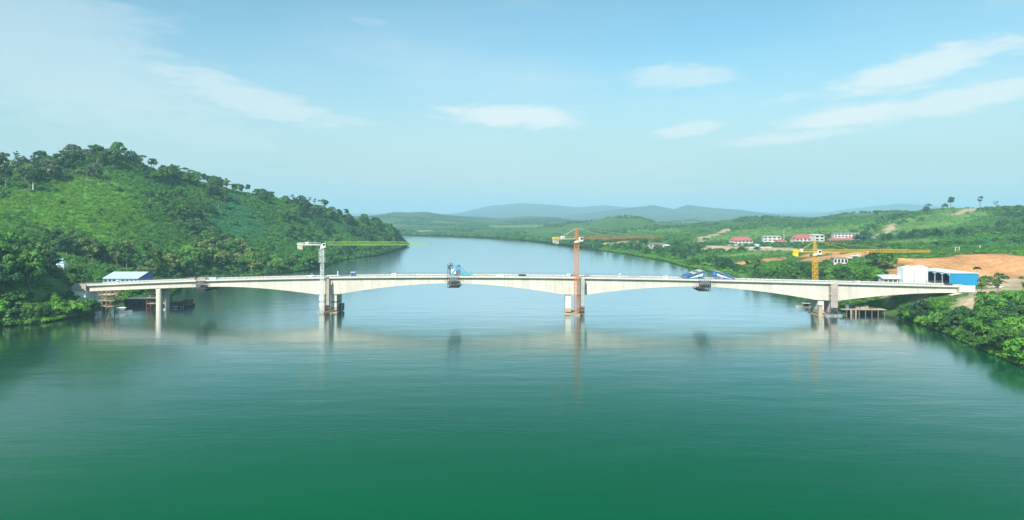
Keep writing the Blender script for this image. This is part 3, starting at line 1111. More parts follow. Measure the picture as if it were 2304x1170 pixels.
def tower_crane(label, loc, z0, zj, wm_, rot, jl, cjl, mm, jm, cm, apex=0.0, cabm='white_paint', collar=None, lower=None, cw='counter_concrete', jh=1.5):
    c = thing('tower_crane', label, 'tower crane', (loc.x, loc.y, z0), 0.0, 'tower cranes along the bridge')
    H = zj - z0
    hs = 2.8
    n = int((H - 1.6) / hs)
    hs = (H - 1.6) / n
    sec = lattice_section(wm_, hs, 0.10)
    me_u = sec.mesh('mast_section', mm)
    me_l = sec.mesh('mast_section', lower) if lower else me_u
    for k in range(n):
        link('mast_section', me_l if lower and k < n * 0.42 else me_u, c, (0, 0, k * hs))
    ladder = MB()
    for dx in (-0.2, 0.2):
        ladder.bar((dx, 0, 0), (dx, 0, H - 1.6), 0.07)
    for k in range(int((H - 2) / 0.6)):
        ladder.bar((-0.2, 0, k * 0.6), (0.2, 0, k * 0.6), 0.05)
    ladder.build('ladder', mm, c)
    if collar:
        cz, ch, cmatl = collar
        m = lattice_section(wm_ + 0.9, ch, 0.15)
        o = m.build('climbing_frame', cmatl, c)
        o.location = (0, 0, cz - z0)
        for q in (0.02, ch - 0.2):
            w2 = wm_ / 2 + 0.9
            MB().box(-w2, -wm_ / 2 - 0.15, -w2, w2, q, q + 0.12).build('walkway', cmatl, o)
            MB().box(wm_ / 2 + 0.15, w2, -w2, w2, q, q + 0.12).build('walkway', cmatl, o)
    sl_ = link('slewing_unit', None, c, (0, 0, H - 1.6), rot)
    MB().tube((0, 0, 0), (0, 0, 0.75), wm_ * 0.62, n=16).build('slewing_ring', cabm, sl_)
    MB().box(-wm_ * 0.45, wm_ * 0.45, -wm_ * 0.45, wm_ * 0.45, 0.75, 1.9).build('turntable', mm, sl_)
    cb = MB().box(0.5, 2.1, -wm_ / 2 - 1.45, -wm_ / 2 - 0.05, 0.5, 2.5)
    cab = cb.build('cab', cabm, c)
    cab.location, cab.rotation_euler = (0, 0, H - 1.6), (0, 0, rot)
    g = MB().box(2.1, 2.14, -wm_ / 2 - 1.38, -wm_ / 2 - 0.12, 1.2, 2.35).box(0.7, 1.9, -wm_ / 2 - 1.49, -wm_ / 2 - 1.45, 1.35, 2.3)
    g.build('cab_window', 'glass_dark', cab)
    # jib of lattice lengths
    jr = link('jib', None, c, (0, 0, H), rot)
    nj = max(3, round(jl / 5.6))
    L = (jl - 0.9) / nj
    js = jib_section(L, 1.25, jh, 0.085)
    me_j = js.mesh('jib_section', jm)
    for k in range(nj):
        o = link('jib_section', me_j, jr, (0.9 + k * L, 0, 0))
        if k >= nj - 2:
            o.scale = (1, 1, 0.78)
    tr = MB().box(jl * 0.42, jl * 0.42 + 1.3, -0.7, 0.7, -0.35, -0.12)
    tr.bar((jl * 0.42 + 0.4, 0, -0.3), (jl * 0.42 + 0.4, 0, -3.2), 0.05).bar((jl * 0.42 + 0.9, 0, -0.3), (jl * 0.42 + 0.9, 0, -3.2), 0.05)
    tr.box(jl * 0.42 + 0.35, jl * 0.42 + 0.95, -0.2, 0.2, -3.9, -3.2)
    tr.build('trolley', 'mid_steel', jr)
    # counter jib
    cj = link('counter_jib', None, c, (0, 0, H), rot)
    m = MB()
    for y in (-0.75, 0.75):
        m.bar((-0.9, y, 0.1), (-cjl, y, 0.1), 0.22, 0.32)
    for k in range(int(cjl / 1.5)):
        x = -0.9 - k * 1.5
        m.bar((x, -0.75, 0.1), (x, 0.75, 0.1), 0.12)
        for y in (-0.95, 0.95):
            m.bar((x, y, 0.1), (x, y, 1.1), 0.06)
    for y in (-0.95, 0.95):
        m.bar((-0.9, y, 1.1), (-cjl, y, 1.1), 0.06)
    m.box(-cjl, -0.9, -0.7, 0.7, 0.26, 0.30)
    m.build('counter_jib_frame', cm, cj)
    MB().box(-cjl * 0.55 - 1.4, -cjl * 0.55, -0.6, 0.6, 0.32, 1.45).build('winch_house', cabm, cj)
    for k in range(3):
        x = -cjl + 0.1 + k * 0.85
        MB().box(x, x + 0.75, -0.65, 0.65, -2.1 if k else -1.7, 0.05).build('counterweight', cw, cj)
    MB().box(-cjl - 0.1, -cjl + 2.7, -0.85, 0.85, 0.32, 0.95).build('counterweight_frame', cw if apex == 0 else 'bright_yellow', cj)
    if apex:
        ap = link('tower_top', None, c, (0, 0, H), rot)
        m = MB()
        q = wm_ * 0.38
        for sx in (-q, q):
            for sy in (-q, q):
                m.bar((sx, sy, 0.3), (sx * 0.35 - 0.2, sy * 0.35, apex), 0.16)
        for k in range(1, 5):
            f = k / 5
            r = q * (1 - 0.65 * f)
            for sy in (-1, 1):
                m.bar((-r, sy * r, apex * f), (r, sy * r, apex * f), 0.1)
                m.bar((-r, sy * r, apex * f), (r * 0.9, sy * r * 0.9, apex * (f + 0.18)), 0.1)
        m.build('apex_frame', mm, ap)
        tb = MB()
        for sy in (-0.35, 0.35):
            tb.bar((-0.2, sy, apex), (-cjl + 3.2, sy * 2, 0.4), 0.10)
            tb.bar((0.1, sy, apex), (jl * 0.30, 0, jh), 0.08)
            tb.bar((0.1, sy, apex), (jl * 0.66, 0, jh), 0.07)
        tb.build('tie_bar', cm, ap)
    # concrete foot and mast ties
    MB().box(-wm_ * 0.8, wm_ * 0.8, -wm_ * 0.8, wm_ * 0.8, -0.9, 0.05).build('crane_foot', 'concrete_grey', c)
    return c


pL = B(PIERS[0] - 1.1, -9.2)
tower_crane('white tower crane with long lime green jib at the left pier', pL, 0.75, 32.6, 1.35, R(1.5), 49.5, 11.6, 'crane_white', 'crane_lime', 'crane_white',
            collar=(24.5, 6.2, 'pale_steel'), cw='counter_concrete', jh=1.5)
pM = B(PIERS[1] + 0.8, -9.4)
tower_crane('rusty orange tower crane with pointed top at the middle pier', pM, 0.75, 35.6, 1.9, R(27), 51.0, 12.6, 'crane_orange', 'crane_rust', 'counter_concrete',
            apex=5.0, collar=None, lower='crane_rust', cw='counter_concrete', jh=1.35)
pR = B(PIERS[2] - 0.6, 8.6)
tower_crane('bright yellow tower crane standing behind the deck at the right pier', pR, 0.75, 28.9, 1.9, R(-1), 55.5, 10.8, 'crane_yellow', 'crane_yellow', 'crane_yellow',
            apex=5.3, collar=None, cw='bright_yellow', jh=1.3)


# ------------------------------------------------------------------ form travellers
def rel(points):
    return [Vector((p[0], p[1], p[2])) for p in points]


def traveller_diamond(s, label):
    z = deck_z(s) + 0.06
    t = thing('form_traveller', label, 'form traveller', B(s, 0, z), BTH, 'form travellers on the deck')
    for y in (-4.6, 4.6):
        m = MB()
        for a, b_ in (((2.0, 4.6), (5.4, 1.1)), ((5.4, 1.1), (8.2, 0.7)), ((-1.4, 4.55), (2.0, 4.6)), ((2.0, 4.6), (2.0, 0.4)), ((-1.4, 0.6), (2.0, 4.4)), ((5.2, 1.1), (2.0, 0.6))):
            m.bar((a[0], y, a[1]), (b_[0], y, b_[1]), 0.42)
        m.build('main_truss', 'pale_blue_paint', t)
        m = MB().bar((-1.6, y, 0.35), (8.4, y, 0.35), 0.5, 0.6).bar((3.0, y, 0.85), (8.0, y, 0.85), 0.5, 0.5)
        m.build('base_beam', 'teal_paint', t)
        for x in (-2.4, -1.5):
            MB().bar((x, y, -0.4), (x, y, 6.2 if x < -2 else 6.0), 0.26).build('front_post', 'dark_steel', t)
        MB().box(1.5, 2.5, y - 0.5, y + 0.5, 0.02, 3.0).build('jack_housing', 'mid_steel', t)
    for x, q, zz, w in ((-2.0, 6.2, 4.75, 0.4), (-2.0, 6.2, 4.0, 0.35), (2.0, 4.6, 4.95, 0.3)):
        MB().bar((x, -q, zz), (x, q, zz), w).build('cross_beam', 'dark_steel', t)
    MB().box(-1.0, 1.4, -4.5, -4.3, 1.4, 3.6).build('tarpaulin', 'tarp_white', t)
    underslung(t, -2.3, 2.9, depth(s) + 0.1)
    return t


def underslung(t, x0, x1, d):
    """hangers, working platforms and the bottom formwork below the girder"""
    for k in range(7):
        x = x0 + (x1 - x0) * k / 6
        for y in (-6.35, 6.35):
            MB().bar((x, y, 0.3), (x, y, -d - 1.7), 0.20).build('hanger', 'dark_steel', t)
    for y in (-6.6, 6.6):
        MB().box(x0 + 0.6, x1 - 0.3, y - 0.05, y + 0.05, -1.9, -0.5).build('side_form_panel', 'mid_steel', t)
        MB().box(x0 + 0.2, x1 - 1.8, y - 0.08, y + 0.02, -d + 0.4, -2.1).build('side_form_panel', 'dark_steel', t)
        m = MB().box(x0 - 1.6, x1 + 2.6, y - 0.35, y + 0.35, -1.95, -1.80)
        for k in range(5):
            x = x0 - 1.5 + (x1 - x0 + 4.0) * k / 4
            m.bar((x, y * 1.04, -1.8), (x, y * 1.04, -0.8), 0.06)
        m.build('catwalk', 'mid_steel', t)
    for k in range(6):
        x = x0 + 0.2 + (x1 - x0 - 0.4) * k / 5
        MB().bar((x, -6.6, -d - 0.35), (x, 6.6, -d - 0.35), 0.22, 0.5).build('bottom_beam', 'mid_steel', t)
    MB().box(x0, x1, -6.0, 6.0, -d - 0.10, -d - 0.04).build('bottom_form', 'wood', t)
    m = MB()
    for k in range(8):
        x = x0 + (x1 - x0) * k / 7
        for y in (-6.4, 0, 6.4):
            m.bar((x, y, -d - 0.4), (x + 0.12, y, -d - 1.9), 0.14)
    for y in (-6.4, 6.4):
        m.bar((x0, y, -d - 1.9), (x1, y, -d - 1.9), 0.2)
        m.bar((x0, y, -d - 1.1), (x1, y, -d - 1.1), 0.12)
    m.box(x0, x1, -6.4, 6.4, -d - 2.0, -d - 1.92)
    m.build('hanging_platform', 'dark_steel', t)


def traveller_wedge(s, d, label, full):
    """triangular truss traveller; d = -1 leans back to the left, +1 to the right"""
    z = deck_z(s) + 0.06
    t = thing('form_traveller', label, 'form traveller', B(s, 0, z), BTH, 'form travellers on the deck')
    for y in (-4.6, 4.6):
        m = MB()
        m.bar((0, y, 3.7), (d * 8.6, y, 0.75), 0.55, 0.7)
        m.bar((0, y, 0.3), (0, y, 3.9), 0.4)
        m.bar((d * 3.6, y, 0.4), (d * 3.6, y, 2.5), 0.35)
        m.bar((0, y, 0.5), (d * 3.6, y, 2.4), 0.3)
        m.build('main_truss', 'blue_paint', t)
        MB().bar((d * -0.6, y, 0.35), (d * 9.4, y, 0.35), 0.5, 0.55).build('base_beam', 'teal_paint' if full else 'tarp_grey', t)
        MB().prism([(0.2 * d, 3.2), (d * 6.6, 0.9), (d * 6.2, 0.75), (d * 0.6, 2.0)], y - 0.36, y - 0.32, 'y').build('side_sheet', 'tarp_white' if y < 0 else 'pale_blue_paint', t)
    for x, zz in ((0, 3.9), (d * 2.8, 2.95), (d * 5.6, 1.95), (d * 8.4, 0.95)):
        MB().bar((x, -5.6, zz + 0.3), (x, 5.6, zz + 0.3), 0.3, 0.35).build('cross_beam', 'tarp_grey', t)
    if full:
        for (x0, x1, mm_) in ((0.2, 2.2, 'tarp_grey'), (3.4, 5.0, 'tarp_tan'), (5.6, 8.0, 'blue_paint')):
            f = lambda x: 4.45 - x * 0.34
            MB().prism([(d * x0, f(x0)), (d * x1, f(x1)), (d * x1, f(x1) - 0.08), (d * x0, f(x0) - 0.08)], -5.4, 5.4, 'y').build('roof_sheet', mm_, t)
        underslung(t, -2.6, 2.6, depth(s) + 0.1)
    else:
        MB().box(d * 3.9 if d > 0 else d * 6.6, d * 6.6 if d > 0 else d * 3.9, -4.0, -1.6, 0.3, 2.5).build('hydraulic_unit', 'blue_paint', t)
        f = lambda x: 4.5 - x * 0.34
        MB().prism([(d * 0.0, f(0)), (d * 3.4, f(3.4)), (d * 3.4, f(3.4) - 0.08), (0, f(0) - 0.08)], -5.4, -0.4, 'y').build('roof_sheet', 'tarp_white', t)
    return t


traveller_diamond(-57.7, 'blue diamond framed form traveller hanging from the span between white and orange cranes')
traveller_wedge(60.5, -1, 'blue wedge shaped form traveller with hanging dark formwork in the right main span', True)
traveller_wedge(66.2, 1, 'pale blue form traveller sloping down to the right beside the dark hanging formwork', False)
# closing formwork on the left side span
s = -179.5
t = thing('closure_formwork', 'dark hanging formwork under the left side span with no frame above', 'formwork', B(s, 0, deck_z(s)), BTH)
underslung(t, -2.2, 2.2, 3.1)
MB().box(-2.0, 1.8, -5.2, -3.4, 0.5, 1.5).build('timber_stack', 'pale_wood', t)
for y in (-4.4, 4.4):
    MB().bar((-3.2, y, 0.75), (3.2, y, 0.75), 0.4, 0.5).build('lock_beam', 'mid_steel', t)

# ------------------------------------------------------------------ buildings
def clear(o, r):
    o['clear'] = r
    return o


def gable_house(label, px, D, w, dp, h, rh, roofm, wallm, rot=0.0, windows=3, storeys=2, hip=0.35, base=None, porch=False, group=None):
    p = on_ground(px, D)
    if base is not None:
        p.z = base
    t = clear(thing('building', label, 'building', p, rot, group), max(w, dp) * 0.55)
    MB().box(-w / 2, w / 2, -dp / 2, dp / 2, -2.0, h).build('wall', wallm, t)
    ov = 0.7
    hx = w / 2 + ov - dp * hip
    v = [(-w / 2 - ov, -dp / 2 - ov, h), (w / 2 + ov, -dp / 2 - ov, h), (w / 2 + ov, dp / 2 + ov, h), (-w / 2 - ov, dp / 2 + ov, h), (-hx, 0, h + rh), (hx, 0, h + rh)]
    MB().add(v, [(0, 1, 5, 4), (1, 2, 5), (2, 3, 4, 5), (3, 0, 4), (3, 2, 1, 0)]).build('roof', roofm, t)
    sh = h / storeys
    for k in range(windows):
        x = -w / 2 + w * (k + 0.5) / windows
        for s in range(storeys):
            z0 = s * sh + sh * 0.3
            f = MB().box(x - w / windows * 0.30, x + w / windows * 0.30, -dp / 2 - 0.06, -dp / 2 + 0.05, z0, z0 + sh * 0.48).build('window', 'glass_dark', t)
            MB().box(x - w / windows * 0.33, x + w / windows * 0.33, -dp / 2 - 0.12, -dp / 2 - 0.07, z0 - 0.22, z0 - 0.04).build('sill', wallm, f)
    if porch:
        MB().box(-w / 2 - 0.3, w / 2 + 0.3, -dp / 2 - 2.2, -dp / 2 - 0.07, h * 0.52, h * 0.52 + 0.25).build('balcony', wallm, t)
    return t


gable_house('white house with wide red hipped roof, leftmost of the red roofed buildings', 1667, 880, 26, 13, 5.6, 4.6, 'red_roof', 'white_wall', R(12), 5, 2)
t = gable_house('white three storey block with flat roof between two red roofed houses', 1735, 890, 22, 11, 9.6, 0.7, 'white_wall', 'white_wall', R(-6), 4, 3, 0.2)
gable_house('small red roofed annex at the right side of the white three storey block', 1757, 878, 11, 9, 4.2, 2.2, 'red_roof', 'white_wall', R(-6), 2, 1)
gable_house('broad red roofed hall, largest roof of the compound', 1810, 872, 30, 15, 7.0, 5.0, 'red_roof', 'white_wall', R(4), 6, 2, porch=True)
gable_house('tall plain white block with small windows right of the broad red roofed hall', 1838, 862, 13, 12, 11.0, 1.2, 'white_wall', 'white_wall', R(8), 2, 3, 0.2)
gable_house('long white block behind the low red roofs, grey flat roof', 1905, 905, 36, 9, 9.0, 0.8, 'concrete_grey', 'white_wall', R(-3), 8, 3, 0.2)
gable_house('low red roofed wing left of the dark round tree', 1880, 866, 19, 9, 4.0, 2.8, 'red_roof', 'white_wall', R(-4), 5, 1)
gable_house('low red roofed wing touching the dark round tree', 1915, 862, 18, 9, 4.0, 2.6, 'red_roof', 'white_wall', R(-4), 5, 1)
gable_house('small brown and white house alone right of the compound', 1970, 840, 13, 8, 4.6, 1.8, 'brown_roof', 'white_wall', R(10), 3, 1)
gable_house('long low whitish house behind trees on the bank beyond the orange crane', 1478, 850, 22, 9, 4.4, 1.8, 'brown_roof', 'white_wall', R(6), 5, 1)
gable_house('small white hut near the long house behind the bank trees', 1500, 840, 6, 5, 3.0, 1.2, 'shed_roof', 'white_wall', R(6), 1, 1)
gable_house('unfinished grey concrete building behind the yellow crane mast', 1888, 470, 9, 7, 4.6, 0.3, 'concrete_grey', 'concrete_pale', R(-8), 4, 1, 0.1)
gable_house('small hut with rusty roof by the water left of the white crane', 636, 596, 6, 4.5, 2.4, 1.3, 'tarp_grey', 'wood', R(5), 1, 1)


def boundary_wall(label, a, b, h):
    pa, pb = on_ground(*a), on_ground(*b)
    t = thing('compound_boundary', label, 'wall', (pa.x, pa.y, 0))
    n = max(2, int((pb - pa).length / 5))
    for k in range(n):
        p, q = pa + (pb - pa) * (k / n), pa + (pb - pa) * ((k + 0.985) / n)
        z = min(gz(p.x, p.y), gz(q.x, q.y))
        MB().bar((p.x - pa.x, p.y - pa.y, z + h / 2 - 0.6), (q.x - pa.x, q.y - pa.y, z + h / 2 - 0.6), 0.25, h + 1.2).build('wall_panel', 'white_wall', t)
        MB().box(p.x - pa.x - 0.22, p.x - pa.x + 0.22, p.y - pa.y - 0.22, p.y - pa.y + 0.22, z - 1, z + h + 0.25).build('wall_post', 'white_wall', t)
    return t


boundary_wall('white boundary wall in front of the leftmost red roofed house', (1622, 850), (1690, 838), 1.5)
boundary_wall('white boundary wall running from the brown field towards the broad red hall', (1742, 826), (1806, 815), 1.4)
boundary_wall('low white wall along the top of the brown field', (1688, 800), (1738, 790), 0.9)
# small blue kiosk by the brown field
t = clear(thing('kiosk', 'small pale blue kiosk at the edge of the brown field', 'kiosk', on_ground(1703, 810)), 4)
MB().box(-2.2, 2.2, -1.8, 1.8, -0.5, 3.0).build('wall', 'pale_blue_wall', t)
MB().prism([(-2.7, 3.0), (2.7, 3.0), (2.7, 3.3), (0, 4.0), (-2.7, 3.3)], -2.2, 2.2, 'y').build('roof', 'pale_blue_roof', t)
MB().box(-0.6, 0.4, -1.86, -1.78, 0, 2.1).build('door', 'white_paint', t)

# left shed with a pale blue roof
c0, c1 = at(231, 626.5, 395), at(309, 626.5, 395)
zg = gz((c0.x + c1.x) / 2, 400)
t = clear(thing('site_shed', 'long site shed with pale blue sheet roof beside the left abutment', 'shed', ((c0.x + c1.x) / 2, 400.2, min(zg, c0.z - 3.0))), 14)
L = c1.x - c0.x
he = c0.z - t.location.z
n = 9
for k in range(n):
    x0, x1 = -L / 2 - 0.4 + (L + 0.8) * k / n, -L / 2 - 0.4 + (L + 0.8) * (k + 1) / n - 0.03
    MB().prism([(-5.2, he - 0.13), (-5.2, he), (6.4, he + 3.0), (6.4, he + 2.87)], x0, x1, 'x').build('roof_sheet', 'pale_blue_roof', t)
    MB().prism([(6.42, he + 2.87), (6.42, he + 3.0), (12.8, he + 1.2), (12.8, he + 1.07)], x0, x1, 'x').build('roof_sheet', 'pale_blue_roof', t)
MB().box(-L / 2, L / 2, -4.6, -4.4, -1.5, he - 0.15).build('front_wall', 'pale_blue_wall', t)
MB().box(-L / 2, L / 2, 11.8, 12.0, -1.5, he + 0.95).build('rear_wall', 'pale_blue_wall', t)
for sx in (-1, 1):
    MB().prism([(-4.4, -1.5), (11.8, -1.5), (11.8, he + 1.1), (6.4, he + 2.8), (-4.4, he - 0.05)], sx * (L / 2) - 0.08, sx * (L / 2) + 0.08, 'x').build('gable_wall', 'blue_gable_shade', t)  # shade of the gable ends painted in as a darker blue
for k in range(8):
    x = -L / 2 + L * (k + 0.5) / 8
    f = MB().box(x - 0.75, x + 0.75, -4.68, -4.6, he - 1.75, he - 0.75).build('window', 'glass_dark', t)
    MB().box(x - 0.85, x + 0.85, -4.74, -4.69, he - 1.92, he - 1.79).build('sill', 'white_paint', f)
MB().box(-L / 2 + 0.3, L / 2 - 0.3, -4.66, -4.61, he - 3.0, he - 2.3).build('kick_panel', 'white_paint', t)

# white batching tower among the trees
p = on_ground(140, 392)
t = clear(thing('batching_tower', 'white and blue concrete batching tower among the trees at the left', 'tower', p), 6)
zt_ = at(140, 588, 392).z - p.z
MB().box(-2.3, 2.3, -2.0, 2.0, zt_ * 0.35, zt_ - 1.2).build('housing', 'white_wall', t)
for k in range(3):
    MB().box(-2.0, 2.0, -2.08, -2.0, zt_ * 0.45 + k * 1.9, zt_ * 0.45 + k * 1.9 + 0.8).build('louvre', 'pale_blue_wall', t)
for sx in (-2.1, 2.1):
    for sy in (-1.8, 1.8):
        MB().bar((sx, sy, -1), (sx, sy, zt_ * 0.35), 0.3).build('leg', 'pale_steel', t)
MB().box(-1.6, 1.2, -1.6, 1.6, zt_ - 1.2, zt_).build('dust_filter', 'white_paint', t)
MB().box(-3.6, 0.5, -4.2, -2.2, zt_ * 0.18, zt_ * 0.38).build('mixer_housing', 'pale_blue_wall', t)
MB().prism([(-4.0, zt_ * 0.38), (0.9, zt_ * 0.38), (0.9, zt_ * 0.42), (-4.0, zt_ * 0.46)], -4.5, -2.1, 'y').build('lower_roof', 'pale_blue_roof', t)

# right shed: blue sheet front, open bays with arched heads on its left side
x0, x1, y0, y1 = 222.0, 236.5, 346.0, 371.0
zb = gz(229, 350)
t = clear(thing('warehouse', 'bright blue warehouse with pale roof and open arched bays by the right abutment', 'warehouse', ((x0 + x1) / 2, (y0 + y1) / 2, zb)), 15)
ox, oy = t.location.x, t.location.y
hz = 17.0 - zb
n = 8
for k in range(n):
    a = x0 - ox + (x1 - x0) * k / n
    MB().box(a + 0.01, a + (x1 - x0) / n - 0.01, y0 - oy, y0 - oy + 0.12, -3.0, hz).build('wall_sheet', 'shed_blue', t)
MB().box(x1 - ox, x1 - ox + 0.15, y0 - oy + 0.13, y1 - oy, -3.0, hz).build('side_wall', 'shed_blue', t)
MB().box(x0 - ox + 0.2, x1 - ox - 0.05, y1 - oy - 0.15, y1 - oy, -3.0, hz).build('rear_wall', 'blue_gable_shade', t)
nb_ = 4
bl = (y1 - y0 - 0.3) / nb_
for k in range(nb_):
    ya = y0 - oy + 0.15 + k * bl
    MB().box(x0 - ox - 0.02, x0 - ox + 0.28, ya, ya + 0.28, -2.0, hz - 0.2).build('bay_post', 'pale_steel', t)
    pts = [(ya + 0.01, hz + 0.30)]
    for q in range(9):
        f = q / 8
        pts.append((ya + 0.01 + f * (bl - 0.02), hz - 0.9 + 0.85 * math.sin(math.pi * f)))
    pts.append((ya + bl - 0.01, hz + 0.30))
    MB().prism(pts, x0 - ox - 0.12, x0 - ox - 0.04, 'x').build('arched_head', 'shed_roof', t)
    MB().prism([(x0 - ox - 0.3, hz + 0.32), (x1 - ox + 0.4, hz + 0.32), (x1 - ox + 0.4, hz + 0.42), (0.0, hz + 1.3), (x0 - ox - 0.3, hz + 0.42)], ya - (0.5 if k == 0 else 0), ya + bl - 0.03, 'y').build('roof_sheet', 'shed_roof', t)
MB().box(x0 - ox + 0.3, x1 - ox - 0.1, y0 - oy + 0.2, y1 - oy - 0.2, -0.6, -0.3).build('floor', 'concrete_grey', t)
for k in range(3):
    MB().box(-4.0 + k * 0.3, -2.0 + k * 0.2, -8 + k * 6, -5 + k * 6, -0.3, 1.2 + 0.3 * k).build('stored_pallet', 'pale_wood', t)
# the lower blue sheeting where the ground falls
MB().box(x0 - ox + 6.0, x1 - ox + 0.1, y0 - oy - 0.25, y0 - oy - 0.05, -4.5, 0.6).build('plinth_sheet', 'shed_blue', t)


def storage_block(px, D, w, dp, top_py, label):
    """boxy white cement store clad in upright sheets"""
    p = on_ground(px, D)
    t = clear(thing('cement_store', label, 'cement store', p, R(-4), 'white cement stores beside the warehouse'), 4)
    top = at(px, top_py, D).z - p.z
    n = 4
    for k in range(n):
        a = -w / 2 + w * k / n
        MB().box(a + 0.012, a + w / n - 0.012, -dp / 2, -dp / 2 + 0.1, 0.9, top).build('front_sheet', 'silo_white', t)
    for sx in (-1, 1):
        MB().box(sx * w / 2 - 0.06, sx * w / 2 + 0.06, -dp / 2 + 0.11, dp / 2, 0.9, top - 0.02).build('side_sheet', 'silo_white', t)
    MB().box(-w / 2 + 0.07, w / 2 - 0.07, dp / 2 - 0.1, dp / 2 - 0.01, 0.9, top - 0.02).build('rear_sheet', 'silo_white', t)
    MB().box(-w / 2 - 0.08, w / 2 + 0.08, -dp / 2 - 0.08, dp / 2 + 0.08, top + 0.005, top + 0.16).build('roof', 'silo_white', t)
    for x, h in ((-w * 0.32, 0.5), (0.0, 0.9), (w * 0.3, 0.65)):
        MB().box(x - 0.5, x + 0.5, -1.0, 0.6, top + 0.17, top + 0.17 + h).build('roof_filter', 'white_paint', t)
    for sx in (-1, 1):
        for sy in (-1, 1):
            MB().box(sx * (w / 2 - 0.3) - 0.15, sx * (w / 2 - 0.3) + 0.15, sy * (dp / 2 - 0.3) - 0.15, sy * (dp / 2 - 0.3) + 0.15, -2, 0.89).build('leg', 'pale_steel', t)
    m = MB()
    for dx in (-0.2, 0.2):
        m.bar((w / 2 - 0.6 + dx, -dp / 2 - 0.16, 0), (w / 2 - 0.6 + dx, -dp / 2 - 0.16, top), 0.06)
    for k in range(int(top / 0.5)):
        m.bar((w / 2 - 0.8, -dp / 2 - 0.16, k * 0.5), (w / 2 - 0.4, -dp / 2 - 0.16, k * 0.5), 0.05)
    m.build('ladder', 'mid_steel', t)


storage_block(2039.5, 352, 6.0, 6.0, 602, 'boxy white cement store, left one of the pair by the warehouse')
storage_block(2067, 353, 5.9, 6.0, 601, 'boxy white cement store between its twin and the open warehouse bays')
# low shed with a pale roof left of the white stores
p = on_ground(2004, 356)
t = clear(thing('site_office', 'low site office with pale blue white roof left of the white stores', 'shed', p), 6)
h_ = at(2004, 626, 356).z - p.z
MB().box(-5, 5, -2.4, 2.4, -1, h_ - 0.1).build('wall', 'white_wall', t)
for k in range(5):
    MB().prism([(-3.2, h_ - 0.1), (-3.2, h_ + 0.05), (3.0, h_ + 1.6), (3.0, h_ + 1.45)], -5.6 + k * 2.24, -5.6 + (k + 1) * 2.24 - 0.03, 'x').build('roof_sheet', 'shed_roof', t)
for k in range(4):
    f = MB().box(-4.6 + k * 2.4, -2.9 + k * 2.4, -2.47, -2.41, h_ - 1.7, h_ - 0.6).build('window', 'glass_dark', t)
    MB().box(-4.7 + k * 2.4, -2.8 + k * 2.4, -2.54, -2.48, h_ - 1.86, h_ - 1.72).build('sill', 'white_paint', f)


# ------------------------------------------------------------------ vehicles
def wheels(t, xs, ys, r):
    for x in xs:
        for y in ys:
            o = link('wheel', None, t, (x, y, r))
            MB().tube((0, -0.13, 0), (0, 0.13, 0), r, n=14).build('tyre', 'rubber', o)
            MB().tube((0, -0.15, 0), (0, 0.15, 0), r * 0.55, n=10).build('rim', 'galvanised', o)


def car(p, rot, label, group=None):
    t = clear(thing('car', label, 'car', p, rot, group), 3)
    MB().loft([[(x, -w, z0), (x, w, z0), (x, w * 0.96, z1), (x, -w * 0.96, z1)] for x, w, z0, z1 in
               ((-2.2, 0.75, 0.42, 0.75), (-2.1, 0.84, 0.32, 0.92), (-1.0, 0.87, 0.3, 0.98), (0.6, 0.87, 0.3, 0.97), (1.6, 0.84, 0.32, 0.86), (2.15, 0.72, 0.42, 0.66))]).build('body', 'white_paint', t)
    g = MB().loft([[(x, -w, z0), (x, w, z0), (x, w * 0.82, z1), (x, -w * 0.82, z1)] for x, w, z0, z1 in ((-1.9, 0.80, 0.93, 0.97), (-1.3, 0.80, 0.97, 1.44), (0.1, 0.80, 0.97, 1.48), (0.95, 0.80, 0.95, 0.99))])
    cab = g.build('window_band', 'glass_dark', t)
    MB().box(-1.25, 0.05, -0.64, 0.64, 1.47, 1.52).build('roof', 'white_paint', t)
    for y in (-0.55, 0.55):
        MB().box(2.06, 2.16, y - 0.18, y + 0.18, 0.55, 0.70).build('headlight', 'pale_steel', t)
    wheels(t, (-1.35, 1.35), (-0.78, 0.78), 0.32)
    return t


